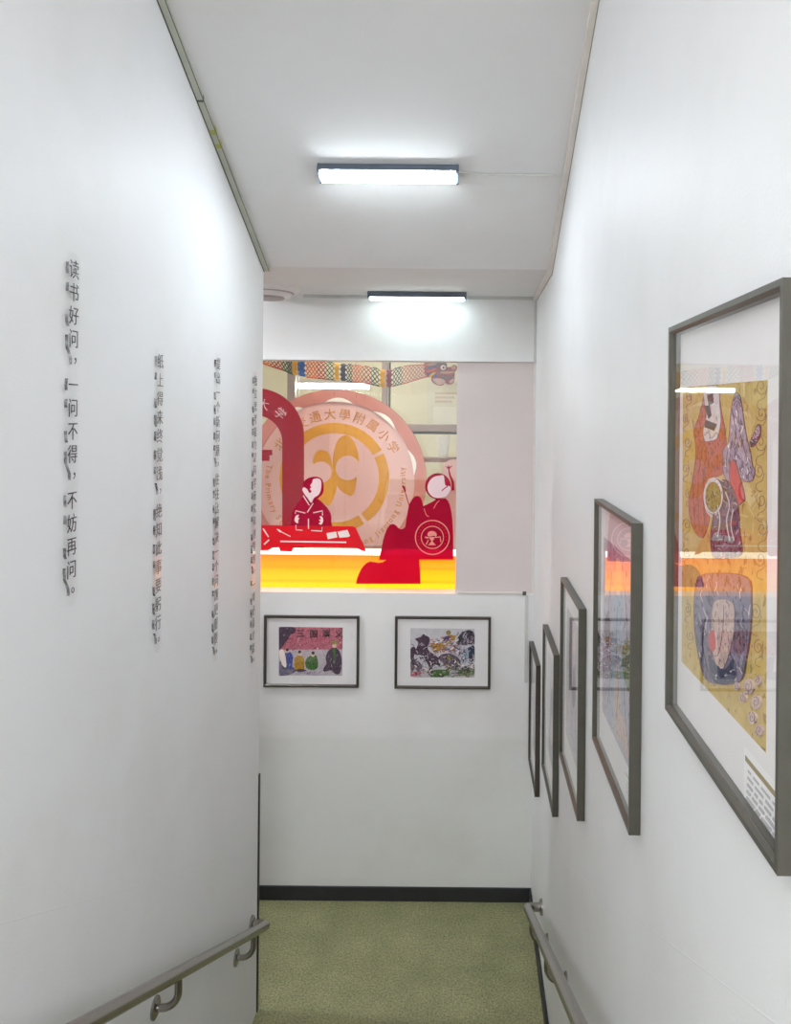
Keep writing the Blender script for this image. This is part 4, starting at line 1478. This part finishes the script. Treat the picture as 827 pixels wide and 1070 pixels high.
t, P, nr = end_frame('left framed drawing under the display, seated robed figures below a red text banner', 275.2, 644.3, 375.6, 717.8)
H = Z(265, 635, 6.892)
S = [(H((183, 138), (643, 143), (640, 492), (182, 487)), 'g_ground'),
     (H((183, 138), (643, 143), (642, 300), (183, 303)), 'g_maroon'),
     (smooth_pts(H((183, 150), (290, 140), (300, 175), (260, 200), (240, 240), (200, 290), (184, 300))), 'g_plum'),
     (smooth_pts(H((185, 400), (215, 360), (240, 420), (290, 430), (305, 450), (290, 470), (240, 488), (184, 486))), 'g_bluegrey'),
     (smooth_pts(H((228, 330), (262, 318), (284, 350), (280, 400), (276, 440), (240, 432), (226, 380))), 'g_royal'),
     (smooth_pts(H((186, 310), (212, 300), (228, 340), (236, 390), (234, 430), (210, 415), (190, 360))), 'film_white'),
     (circ(*H((244, 312))[0], 2.0, 14), 'g_skin'), (circ(*H((244, 304))[0], 1.5, 14), 'ink'),
     (smooth_pts(H((300, 360), (340, 340), (364, 370), (368, 420), (360, 445), (320, 448), (298, 436))), 'g_yellow'),
     (circ(*H((336, 334))[0], 2.1, 14), 'g_skin'), (circ(*H((333, 318))[0], 1.6, 14), 'ink'),
     (smooth_pts(H((300, 450), (340, 440), (380, 450), (360, 464), (320, 460))), 'g_plum'),
     (smooth_pts(H((376, 380), (410, 345), (446, 340), (462, 370), (464, 430), (430, 448), (390, 440), (374, 410))), 'g_leaf'),
     (circ(*H((428, 340))[0], 2.1, 14), 'g_skin'), (circ(*H((430, 326))[0], 1.7, 14), 'ink'),
     (smooth_pts(H((330, 470), (390, 455), (470, 470), (490, 440), (470, 425), (500, 430), (470, 488), (400, 484))), 'g_lilac'),
     (smooth_pts(H((540, 310), (580, 286), (618, 310), (634, 360), (636, 420), (620, 476), (585, 474), (560, 450), (512, 460), (504, 440), (526, 400), (520, 360))), 'g_plum'),
     (smooth_pts(H((566, 300), (590, 300), (592, 340), (586, 420), (578, 340))), 'g_leaf'),
     (circ(*H((583, 274))[0], 2.3, 14), 'g_skin'), (smooth_pts(H((564, 262), (566, 238), (600, 238), (602, 262))), 'g_olive')]
rnd = random.Random(3)
for k in range(46):
    x, y = rnd.uniform(190, 632), rnd.uniform(205, 296)
    a = rnd.uniform(0, 3.1)
    S.insert(2 + k, (stroke(H((x, y), (x + 9 * math.cos(a), y + 9 * math.sin(a))), rnd.uniform(0.4, 0.9)), rnd.choice(('g_plum', 'film_pink', 'pen_dark', 'g_maroon'))))
T0, S = S, []
for n_, (pl, mn) in enumerate(T0):
    S.append((pl, mn))
    if not isinstance(pl, Ribbon) and len(pl) > 20 and mn in ('g_plum', 'g_royal', 'g_yellow', 'g_leaf', 'g_bluegrey', 'g_lilac'):
        S += scribble(pl, 14, {'g_yellow': ('pen', 'g_olive'), 'g_leaf': ('pen_dark', 'g_green'), 'g_royal': ('pen_dark', 'g_blue')}.get(mn, ('pen_dark', 'g_lilac', 'g_dark')), 3.5, 0.5, 75, n_)
S = clamp_to(S, H((183, 138), (643, 490)))
art('print', S, fE, NY, 0.000006, t)
items = []
for ch, q in (('三', (338, 184)), ('国', (434, 186)), ('演', (524, 186)), ('义', (616, 186))):
    p = H(q)[0]
    items.append((ch, fE(*p) + NY * 0.0018, Vector((1, 0, 0)), UPZ, 9.0 * YE / F, 1.0))
letter_parts(items, 'character', 0.0003, M['ink'], t, 0.012)

t, P, nr = end_frame('right framed drawing under the display, rearing horse and riders charging', 412.3, 645.3, 513.3, 719.6)
H = Z(405, 635, 6.892)
S = [(H((166, 145), (630, 152), (628, 506), (165, 498)), 'g_sky'),
     (smooth_pts(H((166, 400), (300, 430), (420, 440), (520, 430), (628, 410), (628, 504), (400, 502), (166, 496))), 'g_ground'),
     (smooth_pts(H((300, 470), (340, 448), (420, 450), (450, 470), (400, 498), (320, 498))), 'g_leaf'),
     (smooth_pts(H((500, 470), (560, 440), (628, 430), (628, 480), (560, 490))), 'g_green'),
     (smooth_pts(H((200, 225), (240, 210), (258, 190), (276, 200), (302, 215), (306, 250), (290, 280), (300, 310), (340, 340), (376, 370), (380, 420), (350, 410), (320, 420), (316, 470), (296, 480), (300, 430), (276, 380), (256, 345), (220, 340), (190, 330), (210, 290), (222, 250))), 'g_plum'),
     (smooth_pts(H((166, 300), (190, 280), (204, 300), (190, 350), (168, 370))), 'g_plum'),
     (smooth_pts(H((170, 380), (210, 374), (250, 420), (230, 470), (200, 440), (170, 470))), 'g_dark'),
     (smooth_pts(H((168, 470), (220, 460), (250, 470), (200, 494), (168, 490))), 'g_maroon'),
     (smooth_pts(H((310, 280), (330, 260), (390, 250), (430, 250), (420, 290), (370, 305), (350, 330), (330, 310))), 'g_yellow'),
     (smooth_pts(H((395, 235), (410, 210), (450, 200), (490, 205), (480, 240), (440, 255))), 'g_yellow'),
     (smooth_pts(H((396, 220), (430, 204), (456, 214), (430, 230))), 'g_royal'),
     (circ(*H((440, 180))[0], 2.6, 14), 'g_olive'),
     (smooth_pts(H((440, 290), (480, 265), (530, 280), (540, 330), (520, 360), (470, 340), (440, 330))), 'g_lilac'),
     (smooth_pts(H((370, 350), (440, 330), (520, 370), (520, 440), (470, 450), (400, 400))), 'g_dark'),
     (smooth_pts(H((430, 360), (450, 345), (470, 365), (450, 380))), 'g_olive'),
     (smooth_pts(H((492, 250), (510, 210), (540, 176), (590, 160), (624, 180), (630, 230), (628, 262), (580, 270), (520, 268))), 'g_dark'),
     (smooth_pts(H((506, 230), (530, 196), (548, 220), (524, 262))), 'ink'), (smooth_pts(H((560, 180), (600, 166), (616, 210), (580, 230))), 'ink'),
     (smooth_pts(H((582, 300), (600, 280), (628, 282), (628, 370), (590, 384))), 'g_navy'),
     (smooth_pts(H((540, 320), (580, 290), (582, 380), (540, 400), (530, 360))), 'g_blue')]
for pl in (((300, 470), (330, 420)), ((520, 420), (556, 280)), ((410, 410), (520, 440), (620, 400)), ((240, 330), (260, 370), (300, 400)), ((440, 400), (500, 470)), ((480, 380), (530, 430))):
    S.append((stroke(H(*pl), 0.5, len(pl) > 2), 'pen_dark'))
rnd = random.Random(5)
for k in range(90):
    x, y = rnd.uniform(190, 620), rnd.uniform(270, 480)
    if y < 300 and x < 320:
        continue
    a = rnd.uniform(0, 3.1)
    L_ = rnd.uniform(10, 34)
    S.append((stroke(H((x, y), (x + L_ * math.cos(a) * .6, y + L_ * math.sin(a) * .5), (x + L_ * math.cos(a + .5), y + L_ * math.sin(a + .5))), rnd.uniform(0.4, 1.1), True),
              rnd.choice(('pen_dark', 'g_plum', 'film_white', 'g_ground', 'g_dark', 'g_lilac', 'g_yellow', 'pen_dark'))))
full = H((168, 250), (628, 200), (628, 500), (168, 496))
S += scribble(full, 170, ('pen_dark', 'g_plum', 'g_lilac', 'film_white', 'g_dark', 'g_purple', 'g_ground', 'ink'), 5.5, 0.8, None, 9)
S += scribble(H((300, 230), (500, 190), (500, 320), (310, 330)), 50, ('g_yellow', 'g_orange', 'pen_dark', 'film_white', 'g_purple'), 5.0, 0.9, 20, 10)
S += scribble(H((320, 440), (628, 420), (628, 500), (320, 500)), 50, ('g_leaf', 'g_green', 'pen_dark', 'g_lilac'), 5.0, 0.8, 10, 11)
S += scribble(H((490, 170), (628, 160), (628, 270), (500, 268)), 40, ('ink', 'g_dark', 'g_navy', 'g_lilac'), 5.0, 0.8, 70, 12)
S = clamp_to(S, H((166, 147), (629, 502)))
art('print', S, fE, NY, 0.000006, t)


# ================================================================= HANDRAILS
def rail(label, p_end, p_far, Xw, s, brackets):
    """s = direction from wall into the stair; rail follows p_far -> p_end and turns into the wall."""
    d = (p_end - p_far).normalized()
    start = p_end - d * ((p_end.y - 0.25) / d.y)
    t = thing('handrail', label, 'handrail', Vector((Xw, p_end.y, p_end.z)))
    off = abs(p_end.x - Xw)
    pts = [start, p_end - d * 0.05]
    for k in range(1, 9):
        a = math.pi / 2 * k / 8
        pts.append(p_end - d * 0.05 + d * (0.05 * math.sin(a)) + Vector((-s, 0, 0)) * (0.05 * (1 - math.cos(a))))
    pts.append(Vector((Xw, pts[-1].y, pts[-1].z)))
    bm = bmesh.new()
    tube(bm, pts, 0.020, 24)
    link('rail', bm, M['steel'], t, smooth=True)
    bm = bmesh.new()
    e = pts[-1]
    tube(bm, [e, e + Vector((s * 0.007, 0, 0)), e + Vector((s * 0.012, 0, 0))], [0.036, 0.036, 0.028], 28)
    link('end_flange', bm, M['steel'], t, smooth=True)
    for y in brackets:
        c = start + d * ((y - start.y) / d.y)
        w = Vector((Xw, y, c.z - 0.105))
        bm = bmesh.new()
        ps = [w, w + Vector((s * (off - 0.05), 0, 0))]
        for k in range(1, 9):
            a = math.pi / 2 * k / 8
            ps.append(ps[1] + Vector((s * 0.05 * math.sin(a), 0, 0.05 * (1 - math.cos(a)))))
        ps.append(Vector((c.x, y, c.z - 0.012)))
        tube(bm, ps, 0.011, 16)
        b = link('bracket', bm, M['steel'], t, smooth=True)
        bm = bmesh.new()
        tube(bm, [w, w + Vector((s * 0.006, 0, 0)), w + Vector((s * 0.010, 0, 0))], [0.032, 0.032, 0.024], 28)
        link('flange', bm, M['steel'], b, smooth=True)


XA = XL + 0.072
pe, pf = side(279.7, 966, XA), side(92, 1068.7, XA)
rail('steel handrail on the left wall, below the character strips', pe, pf, XL, 1, (3.17, 2.34, 1.4, 0.6))
XA = XR - 0.072
pe, pf = side(551, 947.6, XA), side(605.5, 1070, XA)
rail('steel handrail on the right wall, below the framed drawings', pe, pf, XR, -1, (3.42, 2.78, 1.9, 1.0))
